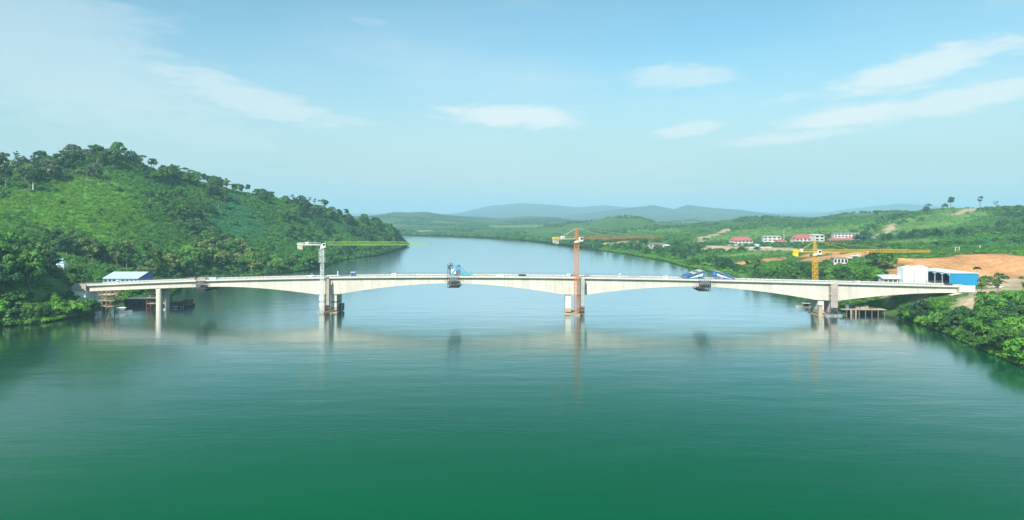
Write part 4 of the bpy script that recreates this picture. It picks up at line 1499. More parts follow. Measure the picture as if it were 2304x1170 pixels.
def truck(p, rot, label, kind, body='white_paint', group=None):
    t = clear(thing('truck', label, 'truck', p, rot, group), 4)
    MB().box(-4.2, 3.0, -0.45, 0.45, 0.65, 0.95).build('chassis', 'dark_steel', t)
    MB().prism([(1.5, 0.7), (3.4, 0.7), (3.4, 1.7), (3.1, 2.75), (1.5, 2.8)], -1.15, 1.15, 'y').build('cab', body, t)
    MB().prism([(3.42, 1.75), (3.18, 2.6), (3.14, 2.6), (3.38, 1.75)], -1.0, 1.0, 'y').build('windscreen', 'glass_dark', t)
    for y in (-1.17, 1.15):
        MB().box(1.9, 2.9, y, y + 0.02, 1.75, 2.5).build('side_window', 'glass_dark', t)
    if kind == 'mixer':
        dr = MB().loft([[(x, r * math.cos(a), 2.1 + k + r * math.sin(a)) for a in np.linspace(0, 2 * math.pi, 15)[:-1]] for x, r, k in ((-4.0, 0.5, 0.5), (-3.0, 1.0, 0.35), (-1.2, 1.2, 0.15), (0.4, 1.1, 0.0), (1.2, 0.7, -0.1))])
        dr.build('drum', 'white_paint', t, smooth=True)
        MB().prism([(-4.3, 3.1), (-3.7, 3.1), (-4.2, 1.6), (-4.5, 1.6)], -0.35, 0.35, 'y').build('chute', 'mid_steel', t)
    elif kind == 'tank':
        MB().tube((-4.1, 0, 1.95), (1.2, 0, 1.95), 1.0, n=18).build('tank', body, t, smooth=True)
    else:
        MB().box(-4.2, 1.35, -1.15, 1.15, 0.98, 1.15).build('load_bed', 'mid_steel', t)
        for y in (-1.2, 1.15):
            MB().box(-4.2, 1.35, y, y + 0.06, 1.16, 1.9).build('side_board', body, t)
        MB().box(-4.25, -4.2, -1.1, 1.1, 1.16, 1.9).build('tail_board', body, t)
    wheels(t, (-3.3, -2.1, 2.4), (-1.0, 1.0), 0.48)
    return t


def placed(px, D):
    return on_ground(px, D)


car(placed(2246, 336), R(4), 'white car parked on the dirt ground right of the blue warehouse')
car(placed(2099, 303), R(-12), 'white car half hidden by bushes below the right abutment')
truck(placed(1965, 352), R(172), 'white tipper truck on the right approach, nearest to the yellow crane', 'tipper')
truck(placed(1985, 347), R(10), 'white mixer truck in front of the low site office', 'mixer')
truck(placed(1996, 338), R(150), 'white tank truck on the sandy slope under the right side span', 'tank')
truck(placed(1925, 520), R(5), 'white and grey truck on the orange ground behind the yellow crane', 'tipper', 'white_paint')
truck(placed(1905, 512), R(185), 'cream box trailer truck parked left of the grey truck on orange ground', 'tank', 'counter_concrete')

# things on the deck


def deck_thing(name, label, cat, s, tt, rot=0.0, group=None):
    return thing(name, label, cat, B(s, tt, deck_z(s) + 0.06), BTH + rot, group)


def at_deck(px):
    """station of the bridge seen at a photo column, near its front edge"""
    lo, hi = -250.0, 200.0
    for _ in range(40):
        m = (lo + hi) / 2
        p = B(m, -3)
        if CX + F * p.x / p.y < px:
            lo = m
        else:
            hi = m
    return lo


s = at_deck(694)
car(B(s, 0.0, deck_z(s) + 0.06), BTH + R(182), 'white car on the deck left of the white crane mast')


def cabin(px, tt, w, d, h, m, label, windows=2):
    s = at_deck(px)
    t = deck_thing('site_cabin', label, 'cabin', s, tt)
    MB().box(-w / 2, w / 2, -d / 2, d / 2, 0.12, h).build('wall', m, t)
    MB().box(-w / 2 - 0.12, w / 2 + 0.12, -d / 2 - 0.12, d / 2 + 0.12, h + 0.004, h + 0.14).build('roof', 'white_paint', t)
    for k in range(windows):
        x = -w / 2 + w * (k + 0.5) / windows
        MB().box(x - 0.32, x + 0.32, -d / 2 - 0.04, -d / 2 - 0.002, h * 0.45, h * 0.8).build('window', 'glass_dark', t)
    for x in (-w / 2 + 0.2, w / 2 - 0.2):
        MB().box(x - 0.12, x + 0.12, -d / 2 + 0.05, d / 2 - 0.05, 0, 0.115).build('skid', 'dark_steel', t)


cabin(789, 1.5, 2.1, 1.8, 1.9, 'blue_paint', 'blue cabin on the deck right of the white crane mast', 1)
cabin(883, 0.5, 2.0, 1.5, 1.2, 'white_paint', 'small white cabin on the deck left of the diamond traveller', 1)
cabin(1396, 0.0, 1.0, 1.0, 1.6, 'white_paint', 'narrow white cabin on the deck right of the orange crane', 1)
cabin(1500, -1.0, 2.2, 1.5, 1.2, 'white_paint', 'low white cabin on the deck left of the wedge shaped traveller', 2)
cabin(1280, 1.0, 1.6, 1.5, 1.3, 'white_paint', 'white cabin on the deck just left of the orange crane', 1)
cabin(263, -2.0, 1.0, 1.0, 1.5, 'white_paint', 'tiny white cabin on the deck beside the left abutment', 1)


def stack(px, tt, label, m, n, w, d, h, name='material_stack'):
    s = at_deck(px)
    t = deck_thing(name, label, 'material stack', s, tt)
    for k in range(n):
        q = TR0.uniform(-0.12, 0.12)
        MB().box(-w / 2 + q, w / 2 + q, -d / 2, d / 2, k * h + 0.01, (k + 1) * h - 0.03).build('stack_layer', m, t)


TR0 = random.Random(3)
stack(432, -2.5, 'stack of pale timber on the deck left of the hanging closure formwork', 'pale_wood', 4, 3.0, 1.6, 0.32)
stack(476, -2.0, 'long pale stack on the deck right of the hanging closure formwork', 'tarp_white', 3, 4.2, 1.4, 0.36)
stack(545, -2.5, 'flat grey sheet stack on the deck in the middle of the left side span', 'galvanised', 3, 4.4, 1.8, 0.2)
stack(925, -2.0, 'low grey stack on the deck just right of the small white cabin', 'tarp_grey', 2, 4.0, 1.6, 0.35)
stack(1085, -2.5, 'flat tan timber stack on the deck right of the diamond traveller', 'pale_wood', 3, 4.6, 1.6, 0.28)
stack(1125, -1.0, 'white sheet stack on the deck between diamond traveller and orange crane', 'tarp_white', 3, 3.6, 1.4, 0.30)
stack(1175, -2.0, 'dark steel stack on the deck between diamond traveller and orange crane', 'dark_steel', 4, 3.4, 1.2, 0.28)
stack(1430, -1.5, 'grey material stack on the deck right of the narrow white cabin', 'tarp_grey', 3, 4.6, 1.4, 0.28)
stack(1690, -2.5, 'tan timber stack on the deck just right of the pale blue traveller', 'tarp_tan', 2, 4.5, 1.6, 0.3)
stack(1760, -1.5, 'long grey stack on the deck left of the yellow crane', 'tarp_grey', 2, 5.2, 1.5, 0.3)
stack(1930, -2.0, 'pale block stack on the deck right of the yellow crane', 'concrete_pale', 3, 2.4, 1.4, 0.4)
stack(2140, -1.0, 'dark steel stack on the deck near the right abutment', 'dark_steel', 3, 3.0, 1.3, 0.24)
# lamp and vent posts on the deck
for px, h, tt, lb in ((760, 3.0, -3, 'short white post on the deck right of the white crane'), (1327, 6.6, 4.5, 'thin lamp post on the deck right of the orange crane')):
    s = at_deck(px)
    t = deck_thing('lamp_post', lb, 'post', s, tt)
    MB().tube((0, 0, 0), (0, 0, h), 0.11 if h > 4 else 0.22, 0.07 if h > 4 else 0.22, 10).build('post', 'white_paint', t)
    MB().box(-0.28, 0.28, -0.28, 0.28, 0, 0.16).build('base_plate', 'mid_steel', t)
    if h > 4:
        MB().bar((0, 0, h - 0.05), (1.1, 0, h + 0.15), 0.10).build('arm', 'white_paint', t)
        MB().box(0.8, 1.6, -0.18, 0.18, h + 0.10, h + 0.26).build('lamp_head', 'mid_steel', t)


# ------------------------------------------------------------------ poles on the right
def pole(px, D, top_py, label, arms=1):
    p = on_ground(px, D, 0.3)
    h = at(px, top_py, D).z - p.z
    t = thing('utility_pole', label, 'utility pole', p, R(20), 'concrete utility poles on the right')
    MB().tube((0, 0, 0), (0, 0, h), 0.32, 0.22, 8).build('shaft', 'concrete_pale', t)
    for k in range(arms):
        MB().bar((-1.0, 0, h - 0.4 - k * 1.1), (1.0, 0, h - 0.4 - k * 1.1), 0.13).build('crossarm', 'galvanised', t)
        for x in (-0.85, 0, 0.85):
            MB().tube((x, 0, h - 0.34 - k * 1.1), (x, 0, h - 0.05 - k * 1.1), 0.08, n=6).build('insulator', 'white_paint', t)


pole(2205, 500, 552, 'tall white concrete pole above the orange cutting, rightmost of the poles', 1)
pole(2101, 560, 549, 'concrete pole with two crossarms behind the tip of the yellow crane jib', 2)
pole(2055, 600, 556, 'short pale pole on the meadow left of the pole with two crossarms', 1)
pole(2009, 620, 560, 'pale pole crossing behind the middle of the yellow jib', 1)
pole(1972, 560, 561, 'pale pole below the yellow jib between the white stores and its mast', 1)
pole(1934, 700, 545, 'thin pole in front of the dark round tree by the compound', 1)
pole(1904, 600, 562, 'thin pole on the orange ground right of the yellow mast', 1)
pole(1806, 800, 534, 'thin pole in front of the broad red roofed hall', 1)
pole(1764, 900, 517, 'thin tall pole rising behind the annex of the white block', 1)
# two-legged transformer pole
p = on_ground(2154, 470, 0.3)
h = at(2154, 556, 470).z - p.z
t = thing('transformer_frame', 'two legged pale pole frame with transformer above the orange cutting', 'utility pole', p, R(10))
for x in (-1.5, 1.5):
    MB().tube((x, 0, 0), (x, 0, h), 0.26, 0.2, 8).build('leg', 'concrete_pale', t)
for zz in (h - 0.3, h - 1.6, h * 0.45):
    MB().bar((-2.0, 0, zz), (2.0, 0, zz), 0.2).build('crossarm', 'galvanised', t)
MB().box(-0.7, 0.7, -0.5, 0.5, h * 0.45 + 0.12, h * 0.45 + 1.4).build('transformer', 'mid_steel', t)
for x in (-1.6, -0.5, 0.5, 1.6):
    MB().tube((x, 0, h - 0.2), (x, 0, h + 0.3), 0.09, n=6).build('insulator', 'white_paint', t)
p = on_ground(2070, 322)
t = thing('sign_post', 'thin pale post with small panel under the right side span', 'sign post', p)
h = at(2070, 653, 322).z - p.z
MB().tube((0, 0, -0.3), (0, 0, h), 0.09, n=8).build('post', 'pale_steel', t)
MB().box(-0.7, 0.7, -0.04, 0.04, h - 0.9, h).build('panel', 'tarp_tan', t)

# ------------------------------------------------------------------ on the water
# scaffold tower under the left end


def scaffold(px0, px1, D, z0, z1, dp, label, m='wood', nx=4, decks=3):
    a, b_ = (px0 - CX) / F * D, (px1 - CX) / F * D
    t = thing('scaffold_tower', label, 'scaffold', ((a + b_) / 2, D, z0), BTH, 'scaffolds under the left side span')
    w, h = b_ - a, z1 - z0
    for i in range(nx):
        x = -w / 2 + w * i / (nx - 1)
        for y in (-dp / 2, 0, dp / 2):
            MB().bar((x, y, 0), (x, y, h), 0.20).build('upright', m, t)
    for j in range(decks):
        z = h * (j + 1) / (decks + 0.6)
        MB().box(-w / 2 - 0.3, w / 2 + 0.3, -dp / 2, dp / 2, z, z + 0.12).build('deck_board', 'pale_wood', t)
        for y in (-dp / 2 - 0.08, dp / 2 + 0.08):
            MB().bar((-w / 2, y, z + 1.0), (w / 2, y, z + 1.0), 0.12).build('ledger', m, t)
    for y in (-dp / 2 - 0.1, dp / 2 + 0.1):
        MB().bar((-w / 2, y, 0.3), (w / 2, y, h * 0.5), 0.12).build('brace', m, t)
        MB().bar((w / 2, y, h * 0.5), (-w / 2, y, h - 0.2), 0.12).build('brace', m, t)
    return t


zsp = deck_z(-222) - 3.15
scaffold(229, 259, 329, 0.2, zsp, 6, 'brown scaffold tower between the left abutment and the round column')
t = scaffold(338, 369, 338.6, 0.1, deck_z(-202) - 3.2, 6.4, 'rusty scaffold wrapped around the round column', 'rust', 2, 3)
for sx in (-1, 1):
    for y in (-3.4, 3.4):
        MB().bar((sx * 1.2, y, 6.0), (sx * 3.2, y, 10.2), 0.3).build('bracket', 'pale_wood', t)


def barge(label, loc, L, W, h, m, rot=0.0, name='barge'):
    t = thing(name, label, 'barge', loc, rot)
    MB().prism([(-L / 2, -0.5), (L / 2, -0.5), (L / 2 + 0.5, h), (-L / 2 - 0.5, h)], -W / 2, W / 2, 'y').build('hull', m, t)
    MB().box(-L / 2 - 0.3, L / 2 + 0.3, -W / 2 + 0.15, W / 2 - 0.15, h + 0.004, h + 0.08).build('deck_plate', 'mid_steel', t)
    return t


p = at(303, 690, 345)
t = barge('long dark steel barge moored behind the brown scaffold', (p.x, 356, 0), 18.5, 7, 3.4, 'barge_dark')
for k in range(6):
    x = -8 + k * 3.2
    MB().box(x - 0.12, x + 0.12, -3.75, -3.52, 0.3, 3.2).build('fender', 'rubber', t)
MB().bar((-9, -3.3, 3.6), (9, -3.3, 3.6), 0.2).build('gunwale', 'hull_grey', t)
p = at(405, 690, 350)
t = barge('dark work pontoon with rows of tyres and pale fenders right of the round column', (p.x + 0.5, 348, 0), 13.0, 6, 1.6, 'barge_dark', 0, 'pontoon')
for k in range(13):
    x = -6.2 + k * 1.03
    MB().tube((x, -3.35, 0.75), (x, -3.05, 0.75), 0.45, n=12).build('tyre_fender', 'rubber', t)
for x in (-5.2, -3.8, -2.1, 2.6, 3.9):
    MB().box(x - 0.14, x + 0.14, -3.5, -3.37, 0.2, 1.0).build('fender', 'white_paint', t)
MB().box(-1.3, 1.2, -3.5, -3.37, 0.35, 1.0).build('name_board', 'tarp_white', t)
for x0, x1, zz in ((-6.2, -4.4, 2.9), (-3.8, -1.0, 2.4), (-0.5, 2.6, 2.6), (3.2, 6.4, 3.4)):
    MB().box(x0, x1, -2.2, 1.8, 1.69, zz + 0.5).build('deck_load', 'dark_steel', t)
for x in (-4.1, 0.0, 2.9):
    MB().bar((x, -2.6, 1.69), (x, -2.6, 4.2), 0.14).build('stanchion', 'mid_steel', t)


def boat(label, p, L, W, m, rot, canopy=None, cargo=True):
    t = thing('boat', label, 'boat', p, rot, 'small boats by the piers')
    rings = []
    for f in np.linspace(0, 1, 9):
        x = (f - 0.5) * L
        w = W / 2 * (1 - abs(2 * f - 1) ** 2.6 * 0.85)
        up = 0.45 * abs(2 * f - 1) ** 3
        rings.append([(x, -w, 0.55 + up), (x, -w * 0.6, -0.2 + up * 0.6), (x, w * 0.6, -0.2 + up * 0.6), (x, w, 0.55 + up), (x, w * 0.82, 0.42 + up), (x, 0, 0.15 + up), (x, -w * 0.82, 0.42 + up)])
    MB().loft(rings).build('hull', m, t)
    for x in (-L * 0.2, L * 0.05, L * 0.25):
        MB().box(x - 0.12, x + 0.12, -W * 0.36, W * 0.36, 0.43, 0.5).build('thwart', 'wood', t)
    if canopy:
        for x in (-L * 0.25, L * 0.12):
            for y in (-W * 0.36, W * 0.36):
                MB().bar((x, y, 0.45), (x, y, 2.0), 0.08).build('canopy_post', 'pale_steel', t)
        MB().prism([(-W * 0.5, 1.95), (-W * 0.5, 2.02), (0, 2.3), (W * 0.5, 2.02), (W * 0.5, 1.95)], -L * 0.3, L * 0.17, 'x').build('canopy', canopy, t)
    MB().box(-L * 0.45, -L * 0.38, -0.25, 0.25, 0.5, 1.15).build('engine', 'dark_steel', t)
    return t


boat('grey flat boat with white canopy under the left end of the bridge', at(277, 698, 330) * 1.0 - Vector((0, 0, at(277, 698, 330).z)), 8.5, 2.2, 'hull_grey', R(3), 'white_paint')
p = at(1822, 692, 341)
boat('pale pink hulled boat with tilted canopy left of the right pier', (p.x, 347, 0), 8.5, 2.4, 'counter_concrete', R(170), 'tarp_grey')
p = at(1848, 690, 341)
t = barge('dark low pontoon against the right pier behind the pink boat', (p.x - 1.0, 350, 0), 6.5, 4, 1.7, 'barge_dark', 0, 'pontoon')
MB().box(-2.5, 2.0, -1.5, 1.5, 1.8, 3.0).build('deck_load', 'dark_steel', t)

# piled jetty by the right pier
a, b_ = at(1889, 700, 322), at(1988, 700, 322)
L = b_.x - a.x
t = clear(thing('jetty', 'timber work jetty on piles beside the right pier', 'jetty', ((a.x + b_.x) / 2, 322.5, 0), BTH), 8)
zj_ = 2.4
for k in range(20):
    x = -L / 2 + L * k / 20
    MB().box(x, x + L / 20 - 0.04, -3.2, 3.2, zj_, zj_ + 0.14).build('deck_plank', 'pale_wood', t)
for y in (-2.7, 2.7):
    MB().bar((-L / 2 + 1.5, y, zj_ - 0.2), (L / 2, y, zj_ - 0.2), 0.3, 0.38).build('beam', 'mid_steel', t)
for x in np.linspace(-L / 2 + 2.5, L / 2 - 0.8, 7):
    for y in (-2.7, 2.7):
        MB().tube((x, y, -4), (x, y, zj_ - 0.4), 0.22, n=9).build('pile', 'wood', t)
MB().box(-L / 2 + 5, L / 2 - 1.0, 1.4, 1.7, 0.1, zj_ - 0.45).build('under_deck_sheet', 'barge_dark', t)  # dark upright sheet below the deck, between the pile rows
for x in (-6.0, -3.8):
    MB().bar((x, -3.0, -3), (x, -3.0, zj_ - 0.05), 0.5).build('fender_pile', 'pale_wood', t)
jx, jy, jz = t.location
JC, JS = math.cos(BTH), math.sin(BTH)


def on_jetty(x, y, z=zj_ + 0.14):
    return Vector((jx + x * JC - y * JS, jy + x * JS + y * JC, z))


def drum_tank(p, r, h, m, label, name='water_tank', cat='tank'):
    t = thing(name, label, cat, p)
    MB().tube((0, 0, 0), (0, 0, h), r, n=18).build('body', m, t, smooth=True)
    MB().tube((0, 0, h + 0.003), (0, 0, h + 0.18), r * 0.5, r * 0.4, 12).build('lid', m, t)


drum_tank(on_jetty(-6.3, 0.5), 0.85, 1.7, 'white_paint', 'white round tank on the left end of the jetty')
drum_tank(on_jetty(-4.3, 0.9), 0.75, 1.6, 'blue_paint', 'blue round tank beside the white tank on the jetty')
for k, (x, y, w, d, h, m, lb) in enumerate(((-1.8, 0.2, 1.5, 1.2, 1.3, 'pale_wood', 'pale crate on the jetty next to the blue tank'), (0.4, -0.4, 2.0, 1.3, 1.0, 'tarp_tan', 'low tan crate in the middle of the jetty'),
                                            (2.6, 0.4, 1.6, 1.4, 1.6, 'counter_concrete', 'tall cream crate right of the middle of the jetty'), (5.0, 0.2, 2.0, 1.4, 0.7, 'rust', 'flat rusty crate towards the right end of the jetty'))):
    t = thing('crate', lb, 'crate', on_jetty(x, y), R(7 * k), 'crates on the jetty')
    MB().box(-w / 2, w / 2, -d / 2, d / 2, 0.1, h).build('box', m, t)
    for q in (-1, 0, 1):
        MB().box(q * w * 0.4 - 0.08, q * w * 0.4 + 0.08, -d / 2 - 0.04, -d / 2 - 0.002, 0.1, h).build('batten', 'wood', t)
    MB().box(-w / 2, w / 2, -d / 2 + 0.05, d / 2 - 0.05, 0, 0.095).build('skid', 'wood', t)
# pile cluster and pontoon in front of the right pier
t = thing('mooring_pile', 'pale square timber mooring pile left of the right pier', 'pile', at(1845, 711, 316.5) * 1.0)
t.location = (t.location.x, 316.5, 0)
MB().box(-0.75, 0.75, -0.75, 0.75, -4, 4.6).build('shaft', 'pale_wood', t)
MB().box(-0.9, 0.9, -0.9, 0.9, 4.6, 4.9).build('cap', 'wood', t)
p = at(1868, 706, 317)
t = barge('small grey work float in front of the right pier', (p.x + 1.2, 317.5, 0), 7.0, 3.0, 0.7, 'hull_grey', 0, 'work_float')
MB().box(-1.2, 2.6, -0.8, 0.9, 0.79, 1.5).build('deck_load', 'mid_steel', t)
p = at(1874, 690, 318)
t = thing('site_toilet', 'narrow white upright cabin at the foot of the right pier', 'cabin', (p.x, 320.2, 0.78))
MB().box(-0.9, 0.9, -0.7, 0.7, 0.1, 4.0).build('wall', 'white_paint', t)
MB().box(-0.45, 0.45, -0.75, -0.71, 0.2, 2.3).build('door', 'pale_steel', t)
MB().prism([(-1.0, 4.0), (1.0, 4.0), (1.0, 4.15), (-1.0, 4.4)], -0.8, 0.8, 'y').build('roof', 'white_paint', t)

# ------------------------------------------------------------------ plants
def quads_mesh(name, C, Nrm, size, aspect, rng, core=None):
    """many leaf-clump faces: centres C, normals Nrm, sizes; each a bent four-cornered leaf"""
    n = len(C)
    r = rng.normal(size=(n, 3))
    T = np.cross(Nrm, r)
    T /= np.linalg.norm(T, axis=1)[:, None] + 1e-9
    Bt = np.cross(Nrm, T)
    s = size[:, None]
    v = np.empty((n, 4, 3))
    v[:, 0] = C - T * s
    v[:, 1] = C - Bt * s * aspect + Nrm * s * 0.18
    v[:, 2] = C + T * s
    v[:, 3] = C + Bt * s * aspect + Nrm * s * 0.18
    V = v.reshape(-1, 3)
    Fq = np.arange(n * 4).reshape(n, 4)
    me = bpy.data.meshes.new(name)
    me.vertices.add(len(V))
    me.vertices.foreach_set('co', V.astype(np.float32).ravel())
    me.loops.add(Fq.size)
    me.loops.foreach_set('vertex_index', Fq.ravel().astype(np.int32))
    me.polygons.add(n)
    me.polygons.foreach_set('loop_start', np.arange(0, Fq.size, 4, dtype=np.int32))
    me.polygons.foreach_set('loop_total', np.full(n, 4, dtype=np.int32))
    me.update()
    return me


def clump_points(rng, centre, rad, n, flat=0.8):
    d = rng.normal(size=(n, 3))
    d /= np.linalg.norm(d, axis=1)[:, None]
    d[:, 2] = np.where(d[:, 2] < -0.35, -d[:, 2], d[:, 2])
    rr = rad * rng.uniform(0.55, 1.08, n) ** 0.6
    C = centre + d * rr[:, None] * np.array((1, 1, flat))
    Nn = d + rng.normal(size=(n, 3)) * 0.45 + np.array((0, 0, 0.25))
    Nn /= np.linalg.norm(Nn, axis=1)[:, None]
    return C, Nn


def tree_meshes(seed, H, stem, rx, form, nc, nl, leaf):
    """crown and trunk meshes of one kind of tree; form: 'bush', 'tall', 'umbrella', 'palm', 'sparse'"""
    rng = np.random.default_rng(seed)
    Cs, Ns = [], []
    tr = MB()
    base_z = H * stem
    ch = H - base_z
    lean = rng.normal(size=2) * 0.03 * H
    tops = []
    if form == 'palm':
        for k in range(15):
            a = 2 * math.pi * k / 15 + rng.uniform(-0.2, 0.2)
            up = rng.uniform(0.1, 0.9)
            for q in np.linspace(0.08, 1, 14):
                p = np.array((math.cos(a) * rx * q, math.sin(a) * rx * q, base_z + ch * 0.5 + up * rx * 0.5 * math.sin(q * 2.6) - 0.35 * rx * q * q))
                for w in (-1, 1):
                    Cs.append(p + np.array((-math.sin(a), math.cos(a), -0.4)) * w * 0.35 * (1 - 0.4 * q))
                    Ns.append(np.array((-math.sin(a) * w * 0.6, math.cos(a) * w * 0.6, 0.8)))
        C, Nn = np.array(Cs), np.array(Ns)
        tr.tube((0, 0, -1.0), (lean[0], lean[1], base_z + ch * 0.5), 0.22, 0.14, 7)
    else:
        for k in range(nc):
            while True:
                p = rng.uniform(-1, 1, 3)
                if (p ** 2).sum() <= 1 and (p ** 2).sum() > 0.12:
                    break
            if form == 'umbrella':
                p[2] = abs(p[2]) * 0.35 + 0.55 - 0.35 * (p[0] ** 2 + p[1] ** 2)
            elif form == 'tall':
                p[2] = p[2] * 0.95
                p[:2] *= 0.72 + 0.28 * (1 - abs(p[2]))
            elif form == 'bush':
                p[2] = p[2] if p[2] > -0.55 else -p[2]
                p[:2] *= 1.05 - 0.25 * max(p[2], 0)
            cz = base_z + ch * (0.5 + 0.46 * p[2])
            c = np.array((lean[0] + p[0] * rx, lean[1] + p[1] * rx, cz))
            rad = rng.uniform(0.24, 0.42) * rx * (0.8 if form in ('umbrella', 'sparse') else 1)
            C, Nn = clump_points(rng, c, rad, int(nl * rng.uniform(0.7, 1.3)), 0.62 if form == 'umbrella' else 0.82)
            Cs.append(C)
            Ns.append(Nn)
            tops.append(c)
        C, Nn = np.concatenate(Cs), np.concatenate(Ns)
        r0 = 0.022 * H + 0.05
        top = Vector((lean[0], lean[1], base_z + ch * 0.45))
        mid = Vector((lean[0] * 0.4, lean[1] * 0.4, base_z * 0.75 + 0.2))
        tr.tube((0, 0, -1.5), mid, r0 * 1.25, r0 * 0.85, 7)
        tr.tube(mid, top, r0 * 0.85, r0 * 0.45, 7)
        for c in tops[:7]:
            tr.tube(mid + (top - mid) * rng.uniform(0.1, 0.9), Vector(c), r0 * 0.38, r0 * 0.12, 5)
    s = leaf * rng.uniform(0.55, 1.35, len(C))
    cm = quads_mesh('crown', C, Nn, s, 0.62, rng)
    return cm, tr.mesh('trunk', 'bark')


KINDS = {
    'bush': [tree_meshes(11 + k, 9.0, 0.05, 4.6, 'bush', 26, 95, 0.42) for k in range(4)],
    'tall': [tree_meshes(31 + k, 14.0, 0.36, 3.9, 'tall', 20, 95, 0.44) for k in range(4)],
    'umbrella': [tree_meshes(51 + k, 15.0, 0.58, 4.8, 'umbrella', 13, 85, 0.42) for k in range(3)],
    'sparse': [tree_meshes(61 + k, 15.0, 0.55, 3.2, 'sparse', 9, 55, 0.38) for k in range(3)],
    'palm': [tree_meshes(71, 8.0, 0.72, 2.6, 'palm', 0, 0, 0.55)],
    'shrub': [tree_meshes(81 + k, 3.2, 0.02, 2.1, 'bush', 9, 60, 0.34) for k in range(2)],
}
TR = random.Random(5)
TREES = []
FORBID = []          # (x, y, radius): keep plants out of here
TFORBID = []         # the same for trees only


def blocked(x, y, r=0.0):
    return any((x - a) ** 2 + (y - b) ** 2 < (c + r) ** 2 for a, b, c in FORBID + TFORBID)


NOMINAL = {'bush': 9.0, 'tall': 14.0, 'umbrella': 15.0, 'sparse': 15.0, 'palm': 8.0, 'shrub': 3.2}
SPECS = []
FORMS = {'bush': 'round', 'tall': 'tall', 'umbrella': 'flat topped', 'sparse': 'thin sparse', 'shrub': 'low', 'palm': 'small'}
TINTS = {'leaf_mid': 'green', 'leaf_bright': 'bright green', 'leaf_dark': 'dark green', 'leaf_yellow': 'yellowish', 'leaf_grey': 'greyish green'}


def plant(kind, x, y, size, leaf, label, group, name='tree', cat='tree', zs=1.0, bark=None, wide=1.0):
    SPECS.append((kind, TR.randrange(len(KINDS[kind])), x, y, gz(x, y) - 0.1, size, leaf, label, group, name, cat, bark, wide, TR.uniform(0, 6.28)))


def grow(sp):
    kind, var, x, y, z, size, leaf, label, group, name, cat, bark, wide, turn = sp
    cm, tm = KINDS[kind][var]
    t = thing(name, label, cat, (x, y, z), turn, group)
    s = size / NOMINAL[kind]
    t.scale = (s * wide, s * wide, s)
    c = link('crown', cm, t)
    if not len(cm.materials):
        cm.materials.append(MATS['leaf_mid'])
    c.material_slots[0].link = 'OBJECT'
    c.material_slots[0].material = MATS[leaf]
    k = link('trunk', tm, t)
    if bark:
        k.material_slots[0].link = 'OBJECT'
        k.material_slots[0].material = MATS[bark]
    return t


def belt(path, n, spread, kinds, sizes, leaves, places, group, mind=2.5, name='tree', cat='tree', gap=3.0):
    """n trees along a line of (column, distance) points; places: where they stand, one phrase per stretch of the line"""
    pts = [np.array(((px - CX) / F * D, D)) for px, D in path]
    seg = [np.linalg.norm(b - a) for a, b in zip(pts[:-1], pts[1:])]
    tot = sum(seg)
    cand = []
    for k in range(n):
        u_ = (k + TR.uniform(0.1, 0.9)) / n * tot
        fr = u_ / tot
        i = 0
        while i < len(seg) - 1 and u_ > seg[i]:
            u_ -= seg[i]
            i += 1
        p = pts[i] + (pts[i + 1] - pts[i]) * (u_ / seg[i])
        cand.append((p[0] + TR.gauss(0, spread), p[1] + TR.gauss(0, spread), fr))
    z, d = ground_height([c[0] for c in cand], [c[1] for c in cand], True)
    made = []
    places = [places] if isinstance(places, str) else places
    for (x, y, fr), dd in zip(cand, d):
        if dd < mind:
            continue
        sz = TR.uniform(*sizes)
        if blocked(x, y, sz * 0.35) or any((x - a) ** 2 + (y - b) ** 2 < gap ** 2 for a, b in made):
            continue
        made.append((x, y))
        kd, lf = TR.choice(kinds), TR.choice(leaves)
        mean = (sizes[0] + sizes[1]) / 2
        big_ = 'big' if sz > mean else 'small'
        where = places[min(len(places) - 1, int(fr * len(places)))]
        plant(kd, x, y, sz, lf, f'{big_} {FORMS[kd]} {TINTS[lf]} {cat} {where}', group, name, cat)
    return made


for o in list(COL.objects):          # keep trees off the buildings, the bridge and the poles
    if o.parent is None and o.get('clear'):
        FORBID.append((o.location.x, o.location.y, o['clear']))
for s_ in np.arange(-250, 190, 8):
    p_ = B(s_)
    FORBID.append((p_.x, p_.y, 9.0))
for s_, t_, r_ in ((-240, -12, 7), (-246, -18, 5), (-243, -3, 8)):      # trees left out to keep their shade off the left abutment
    p_ = B(s_, t_)
    TFORBID.append((p_.x, p_.y, r_))

for px_, D_, r_ in ((138, 385, 4), (137, 376, 3.0), (136, 367, 2.0), (135, 357, 1.0)):      # the batching tower shows through a gap in the trees
    TFORBID.append(((px_ - CX) / F * D_, D_, r_))
# left hill
plant('tall', *((75 - CX) / F * 520, 520), 19, 'leaf_dark', 'tall tree with a bare white trunk on the left hillside', None, bark='bark_pale')
belt([(-60, 560), (60, 590), (150, 610), (215, 635), (270, 650), (340, 690), (450, 740), (560, 790), (650, 840), (740, 900), (800, 950)], 110, 9,
     ['tall', 'tall', 'sparse', 'bush', 'umbrella', 'sparse'], (8, 15), ['leaf_dark', 'leaf_mid', 'leaf_grey', 'leaf_mid'],
     ['on the hill crest at the left edge', 'around the summit of the left hill', 'on the crest just right of the summit', 'on the sloping crest above the left shed',
      'on the crest left of the white crane', 'low on the crest above the white crane'], 'forest trees on the crest of the left hill', gap=4)
belt([(-40, 520), (40, 540), (120, 575), (190, 600)], 26, 16, ['tall', 'umbrella', 'sparse', 'bush'], (11, 17), ['leaf_dark', 'leaf_grey', 'leaf_mid'],
     ['on the upper slope at the left edge', 'on the upper slope below the summit'], 'trees of the upper left slope', gap=4)
